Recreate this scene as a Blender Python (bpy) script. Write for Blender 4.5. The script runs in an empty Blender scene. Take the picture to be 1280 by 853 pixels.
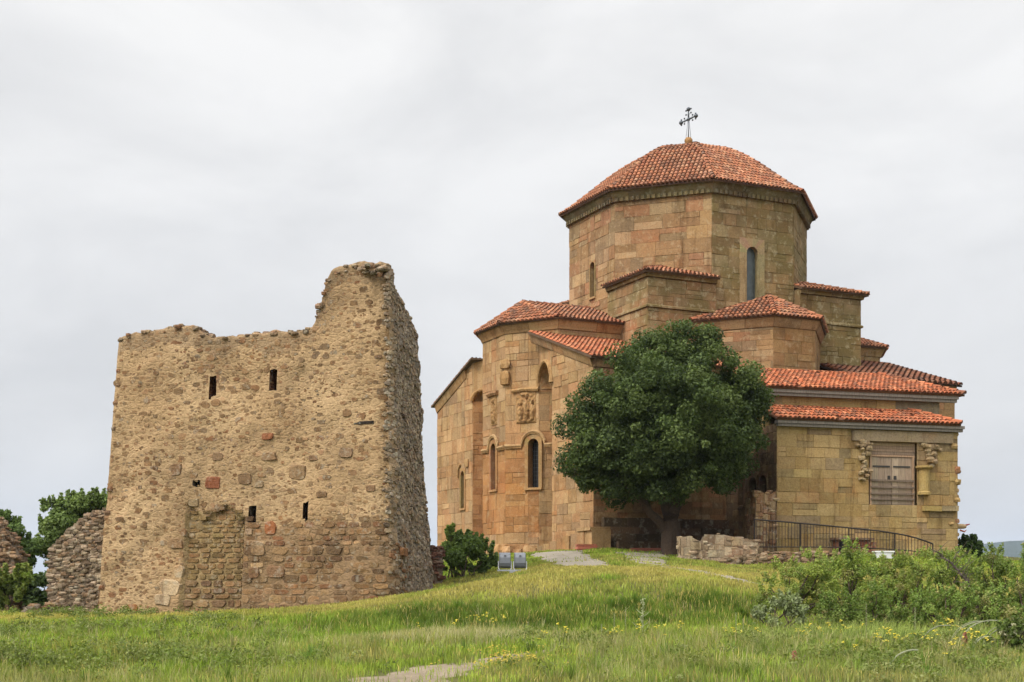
import bpy, math, random
import numpy as np
from mathutils import Vector, noise as mnoise

# ------------------------------------------------------------------ scene, view frame
S = bpy.context.scene
COL = S.collection
FPX, HZ = 1680.0, 725.0            # focal length in photo pixels, horizon row
R = math.radians

def W(px, py, d):                   # photo pixel + depth -> world
    return Vector(((px-640)/FPX*d, d, (HZ-py)/FPX*d))

# ------------------------------------------------------------------ bookkeeping helpers
def tag(o, label=None, cat=None, group=None, kind=None):
    if label: o['label'] = label
    if cat: o['category'] = cat
    if group: o['group'] = group
    if kind: o['kind'] = kind
    return o

def empty(name, loc, rz=0, **k):
    o = bpy.data.objects.new(name, None); COL.objects.link(o)
    o.location = loc; o.rotation_euler = (0, 0, rz); o.empty_display_size = .3
    return tag(o, **k)

class MB:
    """collects vertices, faces and a colour per face; builds ONE mesh object"""
    def __init__(s): s.v = []; s.f = []; s.c = []
    def vert(s, p): s.v.append((p[0], p[1], p[2])); return len(s.v)-1
    def face(s, idx, c=(.5, .5, .5)): s.f.append(tuple(idx)); s.c.append(c)
    def poly(s, pts, c=(.5, .5, .5)):
        s.face([s.vert(p) for p in pts], c)
    def box(s, lo, hi, c=(.5, .5, .5), M=None, jit=0, rng=None):
        P = []
        for z in (lo[2], hi[2]):
            for x, y in ((lo[0], lo[1]), (hi[0], lo[1]), (hi[0], hi[1]), (lo[0], hi[1])):
                p = Vector((x, y, z))
                if jit: p += Vector([rng.uniform(-jit, jit) for _ in range(3)])
                P.append(M @ p if M else p)
        i = [s.vert(p) for p in P]
        for q in ((3,2,1,0), (4,5,6,7), (0,1,5,4), (1,2,6,5), (2,3,7,6), (3,0,4,7)):
            s.face([i[k] for k in q], c)
    def tube(s, pts, rads, n=8, c=(.5, .5, .5), cap=True):
        pts = [Vector(p) for p in pts]; rings = []
        for k, p in enumerate(pts):
            t = (pts[min(k+1, len(pts)-1)]-pts[max(k-1, 0)]).normalized()
            a = t.cross(Vector((0, 0, 1)))
            if a.length < .05: a = t.cross(Vector((0, 1, 0)))
            a.normalize(); b = t.cross(a)
            r = rads[k] if hasattr(rads, '__len__') else rads
            rings.append([s.vert(p+a*(r*math.cos(2*math.pi*j/n))+b*(r*math.sin(2*math.pi*j/n))) for j in range(n)])
        for k in range(len(rings)-1):
            for j in range(n):
                s.face((rings[k][j], rings[k+1][j], rings[k+1][(j+1) % n], rings[k][(j+1) % n]), c)
        if cap: s.face(rings[0], c); s.face(rings[-1][::-1], c)
    def lathe(s, base, prof, n=12, c=(.5, .5, .5)):
        base = Vector(base); rings = []
        for r, z in prof:
            rings.append([s.vert(base+Vector((r*math.cos(2*math.pi*j/n), r*math.sin(2*math.pi*j/n), z))) for j in range(n)])
        for k in range(len(rings)-1):
            for j in range(n):
                s.face((rings[k][j], rings[k][(j+1) % n], rings[k+1][(j+1) % n], rings[k+1][j]), c)
        s.face(rings[0][::-1], c); s.face(rings[-1], c)
    def sphere(s, c0, r, c=(.5, .5, .5), n=10, m=6, sq=(1, 1, 1)):
        c0 = Vector(c0); rings = []
        for i in range(1, m):
            a = math.pi*i/m
            rings.append([s.vert(c0+Vector((r*sq[0]*math.sin(a)*math.cos(2*math.pi*j/n), r*sq[1]*math.sin(a)*math.sin(2*math.pi*j/n), r*sq[2]*math.cos(a)))) for j in range(n)])
        t = s.vert(c0+Vector((0, 0, r*sq[2]))); b = s.vert(c0-Vector((0, 0, r*sq[2])))
        for j in range(n):
            s.face((t, rings[0][j], rings[0][(j+1) % n]), c)
            s.face((b, rings[-1][(j+1) % n], rings[-1][j]), c)
        for k in range(len(rings)-1):
            for j in range(n):
                s.face((rings[k][j], rings[k+1][j], rings[k+1][(j+1) % n], rings[k][(j+1) % n]), c)
    def rock(s, c0, size, c, rng, U=None, V=None, N=None):
        """irregular stone: jittered low sphere in a frame"""
        U = U or Vector((1, 0, 0)); V = V or Vector((0, 0, 1)); N = N or Vector((0, -1, 0))
        n, m = 7, 4; c0 = Vector(c0); rings = []
        def P(a, b):
            x, y, z = math.sin(a)*math.cos(b), math.sin(a)*math.sin(b), math.cos(a)
            e = .5
            x, y, z = [math.copysign(abs(q)**e, q) for q in (x, y, z)]
            k = rng.uniform(.86, 1.1)
            return c0+U*(x*size[0]*k)+N*(y*size[1]*k)+V*(z*size[2]*k)
        for i in range(1, m):
            rings.append([s.vert(P(math.pi*i/m, 2*math.pi*(j+.3)/n)) for j in range(n)])
        t = s.vert(P(0, 0)); b = s.vert(P(math.pi, 0))
        for j in range(n):
            s.face((t, rings[0][j], rings[0][(j+1) % n]), c); s.face((b, rings[-1][(j+1) % n], rings[-1][j]), c)
        for k in range(len(rings)-1):
            for j in range(n):
                s.face((rings[k][j], rings[k+1][j], rings[k+1][(j+1) % n], rings[k][(j+1) % n]), c)
    def build(s, name, mat, parent=None, loc=None, smooth=False):
        me = bpy.data.meshes.new(name)
        me.from_pydata(s.v, [], s.f)
        a = me.color_attributes.new('Col', 'FLOAT_COLOR', 'CORNER')
        n = np.array([len(f) for f in s.f]); c = np.array([(x[0], x[1], x[2], 1.) for x in s.c], dtype=np.float32)
        a.data.foreach_set('color', np.repeat(c, n, axis=0).ravel())
        me.materials.append(mat)
        if smooth: me.polygons.foreach_set('use_smooth', np.ones(len(s.f), bool))
        o = bpy.data.objects.new(name, me); COL.objects.link(o)
        if parent is not None: o.parent = parent
        if loc is not None: o.location = loc
        return o

def np_mesh(name, v, f, c, mat, parent=None, smooth=False):
    """v (n,3), f (m,k) same-size faces, c (m,3): fast path for leaves and grass"""
    me = bpy.data.meshes.new(name); k = f.shape[1]; m = len(f)
    me.vertices.add(len(v)); me.vertices.foreach_set('co', v.astype(np.float32).ravel())
    me.loops.add(m*k); me.loops.foreach_set('vertex_index', f.astype(np.int32).ravel())
    me.polygons.add(m); me.polygons.foreach_set('loop_start', (np.arange(m)*k).astype(np.int32))
    me.update(calc_edges=True)
    a = me.color_attributes.new('Col', 'FLOAT_COLOR', 'CORNER')
    cc = np.concatenate([c, np.ones((m, 1))], 1).astype(np.float32)
    a.data.foreach_set('color', np.repeat(cc, k, axis=0).ravel())
    if smooth: me.polygons.foreach_set('use_smooth', np.ones(m, bool))
    me.materials.append(mat)
    o = bpy.data.objects.new(name, me); COL.objects.link(o)
    if parent is not None: o.parent = parent
    return o

# ------------------------------------------------------------------ materials
class NT:
    def __init__(s, name):
        s.m = bpy.data.materials.new(name); s.m.use_nodes = True; s.t = s.m.node_tree
        s.b = s.t.nodes['Principled BSDF']
    def n(s, typ, **k):
        x = s.t.nodes.new(typ)
        for a, v in k.items(): setattr(x, a, v)
        return x
    def L(s, a, b): s.t.links.new(a, b)
    def noise(s, co, scale, detail=5, rough=.6, dist=0):
        x = s.n('ShaderNodeTexNoise'); s.L(co, x.inputs['Vector'])
        x.inputs['Scale'].default_value = scale; x.inputs['Detail'].default_value = detail
        x.inputs['Roughness'].default_value = rough; x.inputs['Distortion'].default_value = dist
        return x.outputs['Fac']
    def ramp(s, fac, stops):
        x = s.n('ShaderNodeValToRGB'); s.L(fac, x.inputs[0]); e = x.color_ramp.elements
        while len(e) < len(stops): e.new(.5)
        for q, (p, c) in zip(e, stops):
            q.position = p; q.color = (c, c, c, 1) if not hasattr(c, '__len__') else (*c, 1)
        return x.outputs[0]
    def mix(s, fac, a, b, mode='MIX'):
        x = s.n('ShaderNodeMix', data_type='RGBA', blend_type=mode)
        for v, i in ((fac, 0), (a, 6), (b, 7)):
            if hasattr(v, 'is_linked'): s.L(v, x.inputs[i])
            elif i == 0: x.inputs[0].default_value = v
            else: x.inputs[i].default_value = (*v, 1) if len(v) == 3 else v
        return x.outputs[2]
    def math(s, op, a, b):
        x = s.n('ShaderNodeMath', operation=op)
        for v, i in ((a, 0), (b, 1)):
            if hasattr(v, 'is_linked'): s.L(v, x.inputs[i])
            else: x.inputs[i].default_value = v
        return x.outputs[0]
    def obj(s): return s.n('ShaderNodeTexCoord').outputs['Object']
    def col(s): return s.n('ShaderNodeAttribute', attribute_name='Col').outputs['Color']
    def bump(s, h, strength=.5, dist=.03):
        x = s.n('ShaderNodeBump'); s.L(h, x.inputs['Height'])
        x.inputs['Strength'].default_value = strength; x.inputs['Distance'].default_value = dist
        s.L(x.outputs[0], s.b.inputs['Normal'])
    def done(s, c, rough=.9, metal=0, spec=.3):
        if hasattr(c, 'is_linked'): s.L(c, s.b.inputs['Base Color'])
        else: s.b.inputs['Base Color'].default_value = (*c, 1)
        s.b.inputs['Roughness'].default_value = rough; s.b.inputs['Metallic'].default_value = metal
        s.b.inputs['Specular IOR Level'].default_value = spec
        return s.m

def stone_mat(name, blotch=.35, lichen=0., lichen_col=(.34, .32, .24), moss=0., moss_col=(.16, .15, .05), fine=.34, bump=.7, bdist=.035, streak=.75):
    t = NT(name); co = t.obj(); c = t.mix(1., t.col(), (.705, .675, .655), 'MULTIPLY')
    big = t.noise(co, .55, 7, .62, .3)
    c = t.mix(1., c, t.ramp(big, [(.25, 1-blotch), (.5, 1.), (.75, 1+blotch*.45)]), 'MULTIPLY')
    hue = t.noise(co, 1.3, 4, .55)
    c = t.mix(t.math('MULTIPLY', hue, .55), c, t.mix(1., c, (1.08, .92, .78), 'MULTIPLY'))
    fn = t.noise(co, 16, 8, .72)
    c = t.mix(1., c, t.ramp(fn, [(.3, 1-fine), (.52, 1.), (.72, 1+fine*.5)]), 'MULTIPLY')
    dk = t.noise(co, 4.5, 9, .75, .6)
    c = t.mix(t.ramp(dk, [(.60, 0.), (.74, .6)]), c, t.mix(1., c, (.55, .5, .45), 'MULTIPLY'))
    mp = t.n('ShaderNodeMapping'); mp.inputs['Scale'].default_value = (1.7, 1.7, .22); t.L(co, mp.inputs[0])
    sk = t.noise(mp.outputs[0], 1.5, 8, .66, .25)
    c = t.mix(t.ramp(sk, [(.53, 0.), (.66, streak)]), c, t.mix(1., c, (.50, .45, .41), 'MULTIPLY'))
    pk = t.noise(co, .8, 5, .6, .4)
    c = t.mix(t.ramp(pk, [(.56, 0.), (.66, .5)]), c, t.mix(1., c, (1.02, .80, .68), 'MULTIPLY'))
    if moss:
        mn = t.noise(co, .42, 6, .65)
        c = t.mix(t.math('MULTIPLY', t.ramp(mn, [(.42, 0.), (.6, 1.)]), moss), c, moss_col)
    if lichen:
        ln = t.noise(co, 3.1, 10, .74, .2)
        c = t.mix(t.math('MULTIPLY', t.ramp(ln, [(.53, 0.), (.60, 1.)]), lichen), c, lichen_col)
    h = t.math('ADD', t.math('MULTIPLY', t.noise(co, 5, 9, .68), 1.5), t.math('MULTIPLY', fn, .5))
    t.bump(h, bump, bdist)
    return t.done(c, .92, 0, .15)

def tile_mat(name, tint=(1, 1, 1)):
    t = NT(name); co = t.obj(); c = t.mix(1., t.col(), tuple(.62*q for q in tint), 'MULTIPLY')
    a = t.noise(co, .7, 6, .65)
    c = t.mix(1., c, t.ramp(a, [(.3, .72), (.5, 1.), (.7, 1.15)]), 'MULTIPLY')
    b = t.noise(co, 7, 8, .72)
    c = t.mix(t.ramp(b, [(.53, 0.), (.66, .7)]), c, (.13, .085, .05))
    l = t.noise(co, 11, 8, .7)
    c = t.mix(t.ramp(l, [(.62, 0.), (.70, .4)]), c, (.42, .34, .24))
    t.bump(t.noise(co, 25, 6, .6), .3, .01)
    return t.done(c, .85, 0, .2)

def attr_mat(name, rough=.8, spec=.25, fine=.2, scale=20, metal=0, bump=.2, bd=.01):
    t = NT(name); co = t.obj()
    fn = t.noise(co, scale, 6, .65)
    c = t.mix(1., t.col(), t.ramp(fn, [(.3, 1-fine), (.7, 1+fine*.6)]), 'MULTIPLY')
    t.bump(fn, bump, bd)
    return t.done(c, rough, metal, spec)

def wood_mat(name):
    t = NT(name); co = t.obj()
    mp = t.n('ShaderNodeMapping'); mp.inputs['Scale'].default_value = (14, 14, 1.2); t.L(co, mp.inputs[0])
    g = t.noise(mp.outputs[0], 1.6, 8, .7, .5)
    c = t.mix(1., t.col(), t.ramp(g, [(.3, .55), (.5, 1.), (.7, 1.2)]), 'MULTIPLY')
    t.bump(g, .4, .01)
    return t.done(c, .85, 0, .2)

def leaf_mat(name, trans=.35, vary=.25):
    t = NT(name); co = t.obj()
    c = t.mix(1., t.col(), t.ramp(t.noise(co, .9, 4, .6), [(.3, 1-vary), (.7, 1+vary)]), 'MULTIPLY')
    t.done(c, .75, 0, .15)
    tr = t.n('ShaderNodeBsdfTranslucent'); t.L(t.mix(1., c, (1.15, 1.25, .6), 'MULTIPLY'), tr.inputs['Color'])
    mx = t.n('ShaderNodeMixShader'); mx.inputs[0].default_value = trans
    t.L(t.b.outputs[0], mx.inputs[1]); t.L(tr.outputs[0], mx.inputs[2])
    out = [n for n in t.t.nodes if n.type == 'OUTPUT_MATERIAL'][0]
    t.L(mx.outputs[0], out.inputs['Surface'])
    return t.m

M = {}
M['church'] = stone_mat('church_sandstone', .34, lichen=.25, lichen_col=(.46, .34, .19))
M['drum'] = stone_mat('drum_sandstone', .34, lichen=.45, lichen_col=(.38, .28, .16))
M['mossy'] = stone_mat('mossy_sandstone', .38, lichen=.55, lichen_col=(.36, .30, .18), moss=.68, moss_col=(.13, .105, .038))
M['annex'] = stone_mat('annex_limestone', .28, lichen=.2, lichen_col=(.48, .38, .18))
M['cornice'] = stone_mat('cornice_stone', .4, lichen=.3, moss=.35, bump=.7)
def plaster_mat():
    t = NT('rubble_plaster'); co = t.obj(); c = t.mix(1., t.col(), (.70, .68, .68), 'MULTIPLY')
    warp = t.n('ShaderNodeMix', data_type='RGBA'); warp.inputs[0].default_value = .06
    nz = t.n('ShaderNodeTexNoise'); nz.inputs['Scale'].default_value = 3.; nz.inputs['Detail'].default_value = 5; t.L(co, nz.inputs['Vector'])
    t.L(co, warp.inputs[6]); t.L(nz.outputs['Color'], warp.inputs[7])
    mp = t.n('ShaderNodeMapping'); mp.inputs['Scale'].default_value = (4.2, 4.2, 7.); t.L(warp.outputs[2], mp.inputs[0])
    vo = t.n('ShaderNodeTexVoronoi'); vo.inputs['Scale'].default_value = 1.; vo.inputs['Randomness'].default_value = .95; t.L(mp.outputs[0], vo.inputs['Vector'])
    ve = t.n('ShaderNodeTexVoronoi', feature='DISTANCE_TO_EDGE'); ve.inputs['Scale'].default_value = 1.; ve.inputs['Randomness'].default_value = .95; t.L(mp.outputs[0], ve.inputs['Vector'])
    sp_ = t.n('ShaderNodeSeparateColor'); t.L(vo.outputs['Color'], sp_.inputs[0])
    show = t.ramp(t.noise(co, .9, 6, .65), [(.40, 0.), (.58, 1.)])            # where the render has fallen off
    stone = t.ramp(sp_.outputs[0], [(0., (.20, .125, .07)), (.35, (.30, .19, .10)), (.6, (.24, .145, .08)), (.8, (.38, .25, .13)), (1., (.28, .14, .075))])
    inside = t.ramp(ve.outputs['Distance'], [(.05, 0.), (.16, 1.)])
    pick_ = t.ramp(sp_.outputs[1], [(.42, 0.), (.5, 1.)])
    k = t.math('MULTIPLY', t.math('MULTIPLY', show, inside), t.math('MULTIPLY', pick_, .8))
    c = t.mix(k, c, t.mix(.25, stone, c))
    c = t.mix(1., c, t.ramp(t.noise(co, .5, 7, .65), [(.3, .62), (.5, 1.), (.7, 1.12)]), 'MULTIPLY')
    fn = t.noise(co, 13, 9, .75)
    c = t.mix(1., c, t.ramp(fn, [(.32, .62), (.5, 1.), (.68, 1.2)]), 'MULTIPLY')
    pit = t.noise(co, 6, 8, .8, .8)
    c = t.mix(t.ramp(pit, [(.60, 0.), (.70, .75)]), c, t.mix(1., c, (.42, .36, .30), 'MULTIPLY'))
    h = t.math('ADD', t.math('MULTIPLY', inside, .5), t.math('ADD', fn, t.math('MULTIPLY', pit, -1.4)))
    t.bump(h, .7, .03)
    return t.done(c, .95, 0, .1)
M['plaster'] = plaster_mat()
M['rubble'] = stone_mat('rubble_stone', .3, lichen=.35, lichen_col=(.42, .38, .28), fine=.35, bump=.9, bdist=.05)
M['tile'] = tile_mat('old_roof_tile')
M['tile_new'] = tile_mat('orange_roof_tile', (1.2, .93, .80))
M['tile_brown'] = tile_mat('brown_roof_tile', (.55, .55, .6))
M['wood'] = wood_mat('weathered_wood')
M['iron'] = attr_mat('dark_iron', .55, .4, .2, 30, .6)
M['metal'] = attr_mat('grey_painted_metal', .45, .5, .12, 8)
M['glass'] = attr_mat('dark_window_glass', .25, .5, .3, 3, bump=0)
M['bark'] = stone_mat('bark', .3, fine=.5, bump=1., bdist=.05)
M['leaf'] = leaf_mat('leaf', .28)
M['shrub'] = leaf_mat('shrub_leaf', .35)
M['grass'] = leaf_mat('grass_blade', .35, .2)
M['flower'] = attr_mat('flower', .7, .2, .15, 40)
M['board'] = attr_mat('red_board', .7, .3, .3, 12)

def pick(pal, rng, j=.12):
    c = rng.choice(pal); k = 1+rng.uniform(-j, j)
    return tuple(max(.01, q*k*(1+rng.uniform(-.03, .03))) for q in c)

PAL_E = [(.48, .315, .155), (.45, .29, .14), (.51, .35, .185), (.44, .265, .125), (.41, .28, .15), (.47, .32, .165), (.50, .335, .17), (.46, .275, .13)]
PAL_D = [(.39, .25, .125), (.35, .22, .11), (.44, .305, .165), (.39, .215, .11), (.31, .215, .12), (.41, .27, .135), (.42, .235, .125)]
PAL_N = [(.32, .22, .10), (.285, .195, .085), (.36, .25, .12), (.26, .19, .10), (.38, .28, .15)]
PAL_A = [(.47, .345, .15), (.52, .39, .18), (.44, .315, .135), (.39, .295, .145), (.49, .365, .17), (.36, .27, .15), (.46, .325, .135)]

# ------------------------------------------------------------------ ashlar masonry
def clip(poly, a, b, c):            # keep a*u+b*v <= c
    out = []
    for i in range(len(poly)):
        p, q = poly[i], poly[(i+1) % len(poly)]
        dp, dq = a*p[0]+b*p[1]-c, a*q[0]+b*q[1]-c
        if dp <= 0: out.append(p)
        if (dp < 0 < dq) or (dq < 0 < dp):
            t = dp/(dp-dq); out.append((p[0]+(q[0]-p[0])*t, p[1]+(q[1]-p[1])*t))
    return out
def area(p): return abs(sum(p[i][0]*p[(i+1) % len(p)][1]-p[(i+1) % len(p)][0]*p[i][1] for i in range(len(p))))/2 if len(p) > 2 else 0
def minus(polys, h):
    out = []
    for p in polys:
        u0, v0, u1, v1 = h
        a = clip(p, 1, 0, u0)
        if area(a) > 1e-4: out.append(a)
        r = clip(p, -1, 0, -u0)
        b = clip(r, -1, 0, -u1)
        if area(b) > 1e-4: out.append(b)
        r = clip(r, 1, 0, u1)
        for q in (clip(r, 0, 1, v0), clip(r, 0, -1, -v1)):
            if area(q) > 1e-4: out.append(q)
    return out
def clip_convex(p, wall):
    for i in range(len(wall)):
        (x0, y0), (x1, y1) = wall[i], wall[(i+1) % len(wall)]
        a, b = (y1-y0), -(x1-x0)
        p = clip(p, a, b, a*x0+b*y0)
        if len(p) < 3: return []
    return p
def inset(p, d):
    cx = sum(q[0] for q in p)/len(p); cy = sum(q[1] for q in p)/len(p); out = []
    for u, v in p:
        L = max(.02, math.hypot(u-cx, v-cy)); 
        out.append((u-math.copysign(min(d, abs(u-cx)*.5), u-cx), v-math.copysign(min(d, abs(v-cy)*.5), v-cy)))
    return out

def ashlar(mb, O, U, V, poly, pal, rng, holes=(), course=(.34, .56), blk=(.5, 1.15), rough=.03, plain=False, mortar=None, zone=None):
    """stone blocks in irregular courses over a convex wall polygon (counter-clockwise u,v)"""
    O, U, V = Vector(O), Vector(U).normalized(), Vector(V).normalized(); N = U.cross(V)
    P3 = lambda q, h: O+U*q[0]+V*q[1]+N*h
    back = [poly]
    for h in holes: back = minus(back, h)
    mc = mortar or tuple(.85*x for x in pal[0])
    for b in back: mb.poly([P3(q, 0) for q in b], mc)
    if plain: return
    u0 = min(q[0] for q in poly); u1 = max(q[0] for q in poly); v0 = min(q[1] for q in poly); v1 = max(q[1] for q in poly)
    v = v0
    while v < v1-.02:
        hh = rng.uniform(*course)
        if v+hh > v1-.2: hh = v1-v
        u = u0-rng.uniform(0, .5)
        while u < u1:
            w = rng.uniform(*blk)
            ps = [[(u, v), (u+w, v), (u+w, v+hh), (u, v+hh)]]
            if rng.random() < .2:
                k = rng.uniform(.4, .6)*hh
                ps = [[(u, v), (u+w, v), (u+w, v+k), (u, v+k)], [(u, v+k), (u+w, v+k), (u+w, v+hh), (u, v+hh)]]
            for p in ps:
                p = clip_convex(p, poly)
                if area(p) < .004: continue
                cs = [p]
                for h in holes: cs = minus(cs, h)
                for q in cs:
                    if area(q) < .006: continue
                    cm = (sum(x[0] for x in q)/len(q), sum(x[1] for x in q)/len(q))
                    c = pick(zone(cm) if zone else pal, rng)
                    h = .016+rng.uniform(-rough, rough)*.33
                    if rng.random() < .10: h = max(.004, h-.008); c = tuple(x*.86 for x in c)
                    g = rng.uniform(0., .005)
                    lo = inset(q, g); hi = inset(q, g+rng.uniform(.006, .02))
                    tilt = [rng.uniform(-.008, .008) for _ in hi]
                    a = [mb.vert(P3(x, 0)) for x in lo]
                    b = [mb.vert(P3((x[0]+rng.uniform(-.008, .008), x[1]+rng.uniform(-.008, .008)), max(.004, h+tl))) for x, tl in zip(hi, tilt)]
                    mb.face(b, c)
                    for i in range(len(a)):
                        j = (i+1) % len(a); mb.face((a[i], a[j], b[j], b[i]), tuple(x*.9 for x in c))
            u += w
        v += hh

def wall_seg(mb, p0, p1, z0, z1, pal, rng, holes=(), top=None, **k):
    """vertical wall between two plan points; outward side on the right of p0->p1 seen from above is U x Z"""
    d = Vector((p1[0]-p0[0], p1[1]-p0[1], 0)); L = d.length
    t0, t1 = (top if top else (z1, z1))
    poly = [(0, 0), (L, 0), (L, t1-z0), (0, t0-z0)]
    ashlar(mb, (p0[0], p0[1], z0), d, (0, 0, 1), poly, pal, rng, [(a, b-z0, c, e-z0) for a, b, c, e in holes], **k)

def offset_path(pts, d):
    out = []
    for i, p in enumerate(pts):
        ns = []
        if i > 0: ns.append(Vector((pts[i][0]-pts[i-1][0], pts[i][1]-pts[i-1][1], 0)).normalized().cross(Vector((0, 0, 1))))
        if i < len(pts)-1: ns.append(Vector((pts[i+1][0]-pts[i][0], pts[i+1][1]-pts[i][1], 0)).normalized().cross(Vector((0, 0, 1))))
        n = sum(ns, Vector()).normalized(); k = 1/max(.3, n.dot(ns[0]))
        out.append((p[0]+n.x*d*k, p[1]+n.y*d*k))
    return out

def cornice(mb, pts, prof, pal, rng, seg=.9):
    """moulding swept along a plan path; prof = [(projection, z)...] from bottom to top; pts carry optional z slope"""
    for (p0, p1), k in zip(zip(pts[:-1], pts[1:]), range(99)):
        pass
    rows = [[(q[0], q[1], z+(pts[i][2] if len(pts[i]) > 2 else 0)) for i, q in enumerate(offset_path(pts, d))] for d, z in prof]
    for i in range(len(pts)-1):
        L = math.hypot(pts[i+1][0]-pts[i][0], pts[i+1][1]-pts[i][1]); n = max(1, round(L/seg))
        cuts = [0]+sorted(min(.98, max(.02, (j+rng.uniform(-.2, .2))/n)) for j in range(1, n))+[1]
        for a, b in zip(cuts[:-1], cuts[1:]):
            c = pick(pal, rng); e = min(.012/L, (b-a)*.2)
            A = [[Vector(r[i]).lerp(Vector(r[i+1]), t) for t in (a+e, b-e)] for r in rows]
            idx = [[mb.vert(x) for x in r] for r in A]
            for r0, r1 in zip(idx[:-1], idx[1:]): mb.face((r0[0], r0[1], r1[1], r1[0]), c)
            mb.face([r[0] for r in idx][::-1], c); mb.face([r[1] for r in idx], c)
        B = [[mb.vert(Vector(r[i])+Vector((0, 0, .0))-(Vector(r[i])-Vector(rows[0][i])) *.12) , mb.vert(Vector(r[i+1])-(Vector(r[i+1])-Vector(rows[0][i+1]))*.12)] for r in rows]
        for r0, r1 in zip(B[:-1], B[1:]): mb.face((r0[0], r0[1], r1[1], r1[0]), tuple(.5*x for x in pal[0]))

def arch_pts(w, v0, v1, n=8):
    """inner outline (u,v) of an arched opening, from lower right counter-clockwise over the arch to lower left"""
    r = w/2; zs = v1-r
    return [(r, v0)]+[(r*math.cos(a), zs+r*math.sin(a)) for a in [math.pi*i/n for i in range(n+1)]]+[(-r, v0)]

def window(parent, O, U, V, u, v0, v1, w, cs, mat, rng, name='window', border=.16, proud=.05, depth=.34, pane_c=(.025, .024, .022), hood=False, sill=True, bars=False):
    O, U, V = Vector(O), Vector(U).normalized(), Vector(V).normalized(); N = U.cross(V)
    P3 = lambda a, b, h: O+U*(u+a)+V*b+N*h
    inn = arch_pts(w, v0, v1); r = w/2; zs = v1-r
    hw = r+border; top = v1+border
    out = [(hw, v0)]+[(max(-hw, min(hw, 1.5*hw*math.cos(math.pi*i/8))), min(top, zs+1.5*(top-zs)*math.sin(math.pi*i/8))) for i in range(9)]+[(-hw, v0)]
    mb = MB(); n = len(inn)
    for i in range(n-1):
        c = tuple(x*rng.uniform(.9, 1.1) for x in cs)
        A = [P3(*inn[i], proud), P3(*out[i], proud), P3(*out[i+1], proud), P3(*inn[i+1], proud)]
        mb.poly(A, c)
        mb.poly([P3(*inn[i+1], proud), P3(*inn[i+1], -depth), P3(*inn[i], -depth), P3(*inn[i], proud)], tuple(.9*x for x in c))
        mb.poly([P3(*out[i], proud), P3(*out[i], -.02), P3(*out[i+1], -.02), P3(*out[i+1], proud)], c)
    if sill:
        mb.poly([P3(-r, v0, proud), P3(r, v0, proud), P3(r, v0, -depth), P3(-r, v0, -depth)], cs)
        a = [P3(-hw, v0-.10, -.02), P3(hw, v0-.10, -.02), P3(hw, v0-.1, proud+.04), P3(-hw, v0-.1, proud+.04)]
        b = [P3(-hw, v0, -.02), P3(hw, v0, -.02), P3(hw, v0, proud+.02), P3(-hw, v0, proud+.02)]
        ia = [mb.vert(x) for x in a]; ib = [mb.vert(x) for x in b]
        mb.face(ia, cs); mb.face(ib[::-1], cs)
        for i in range(4): mb.face((ia[i], ib[i], ib[(i+1) % 4], ia[(i+1) % 4]), cs)
    o = mb.build(name, mat, parent)
    g = MB(); g.poly([P3(a, b, -depth+.03) for a, b in inn], pane_c)
    g.build('window_pane', M['glass'], o)
    if bars:
        b = MB()
        for k in range(1, 4): b.tube([P3(-r+w*k/4, v0, -depth+.10), P3(-r+w*k/4, v1-.03, -depth+.10)], .012, 5, (.05, .05, .05))
        for k in range(1, 12): b.tube([P3(-r, v0+(v1-v0)*k/12, -depth+.10), P3(r, v0+(v1-v0)*k/12, -depth+.10)], .010, 5, (.05, .05, .05))
        b.build('window_grille', M['iron'], o)
    return o

# ------------------------------------------------------------------ roof tiles
TILE = [(.44, .165, .075), (.50, .20, .095), (.37, .13, .06), (.54, .26, .14), (.30, .125, .065), (.47, .175, .08), (.42, .18, .095), (.26, .13, .08)]
def cover_tile(mb, p, u, v, n, L, r0, r1, c, rise, seg=5):
    """half-barrel tile: from p going up v by L, radius r0 below to r1 above"""
    lo = []; hi = []
    for j in range(seg+1):
        a = math.pi*j/seg
        lo.append(mb.vert(p+u*(-math.cos(a)*r0)+n*(math.sin(a)*r0+rise)))
        hi.append(mb.vert(p+v*L+u*(-math.cos(a)*r1)+n*(math.sin(a)*r1)))
    for j in range(seg): mb.face((lo[j], lo[j+1], hi[j+1], hi[j]), c)
    mb.face(lo, tuple(x*.5 for x in c))

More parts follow.
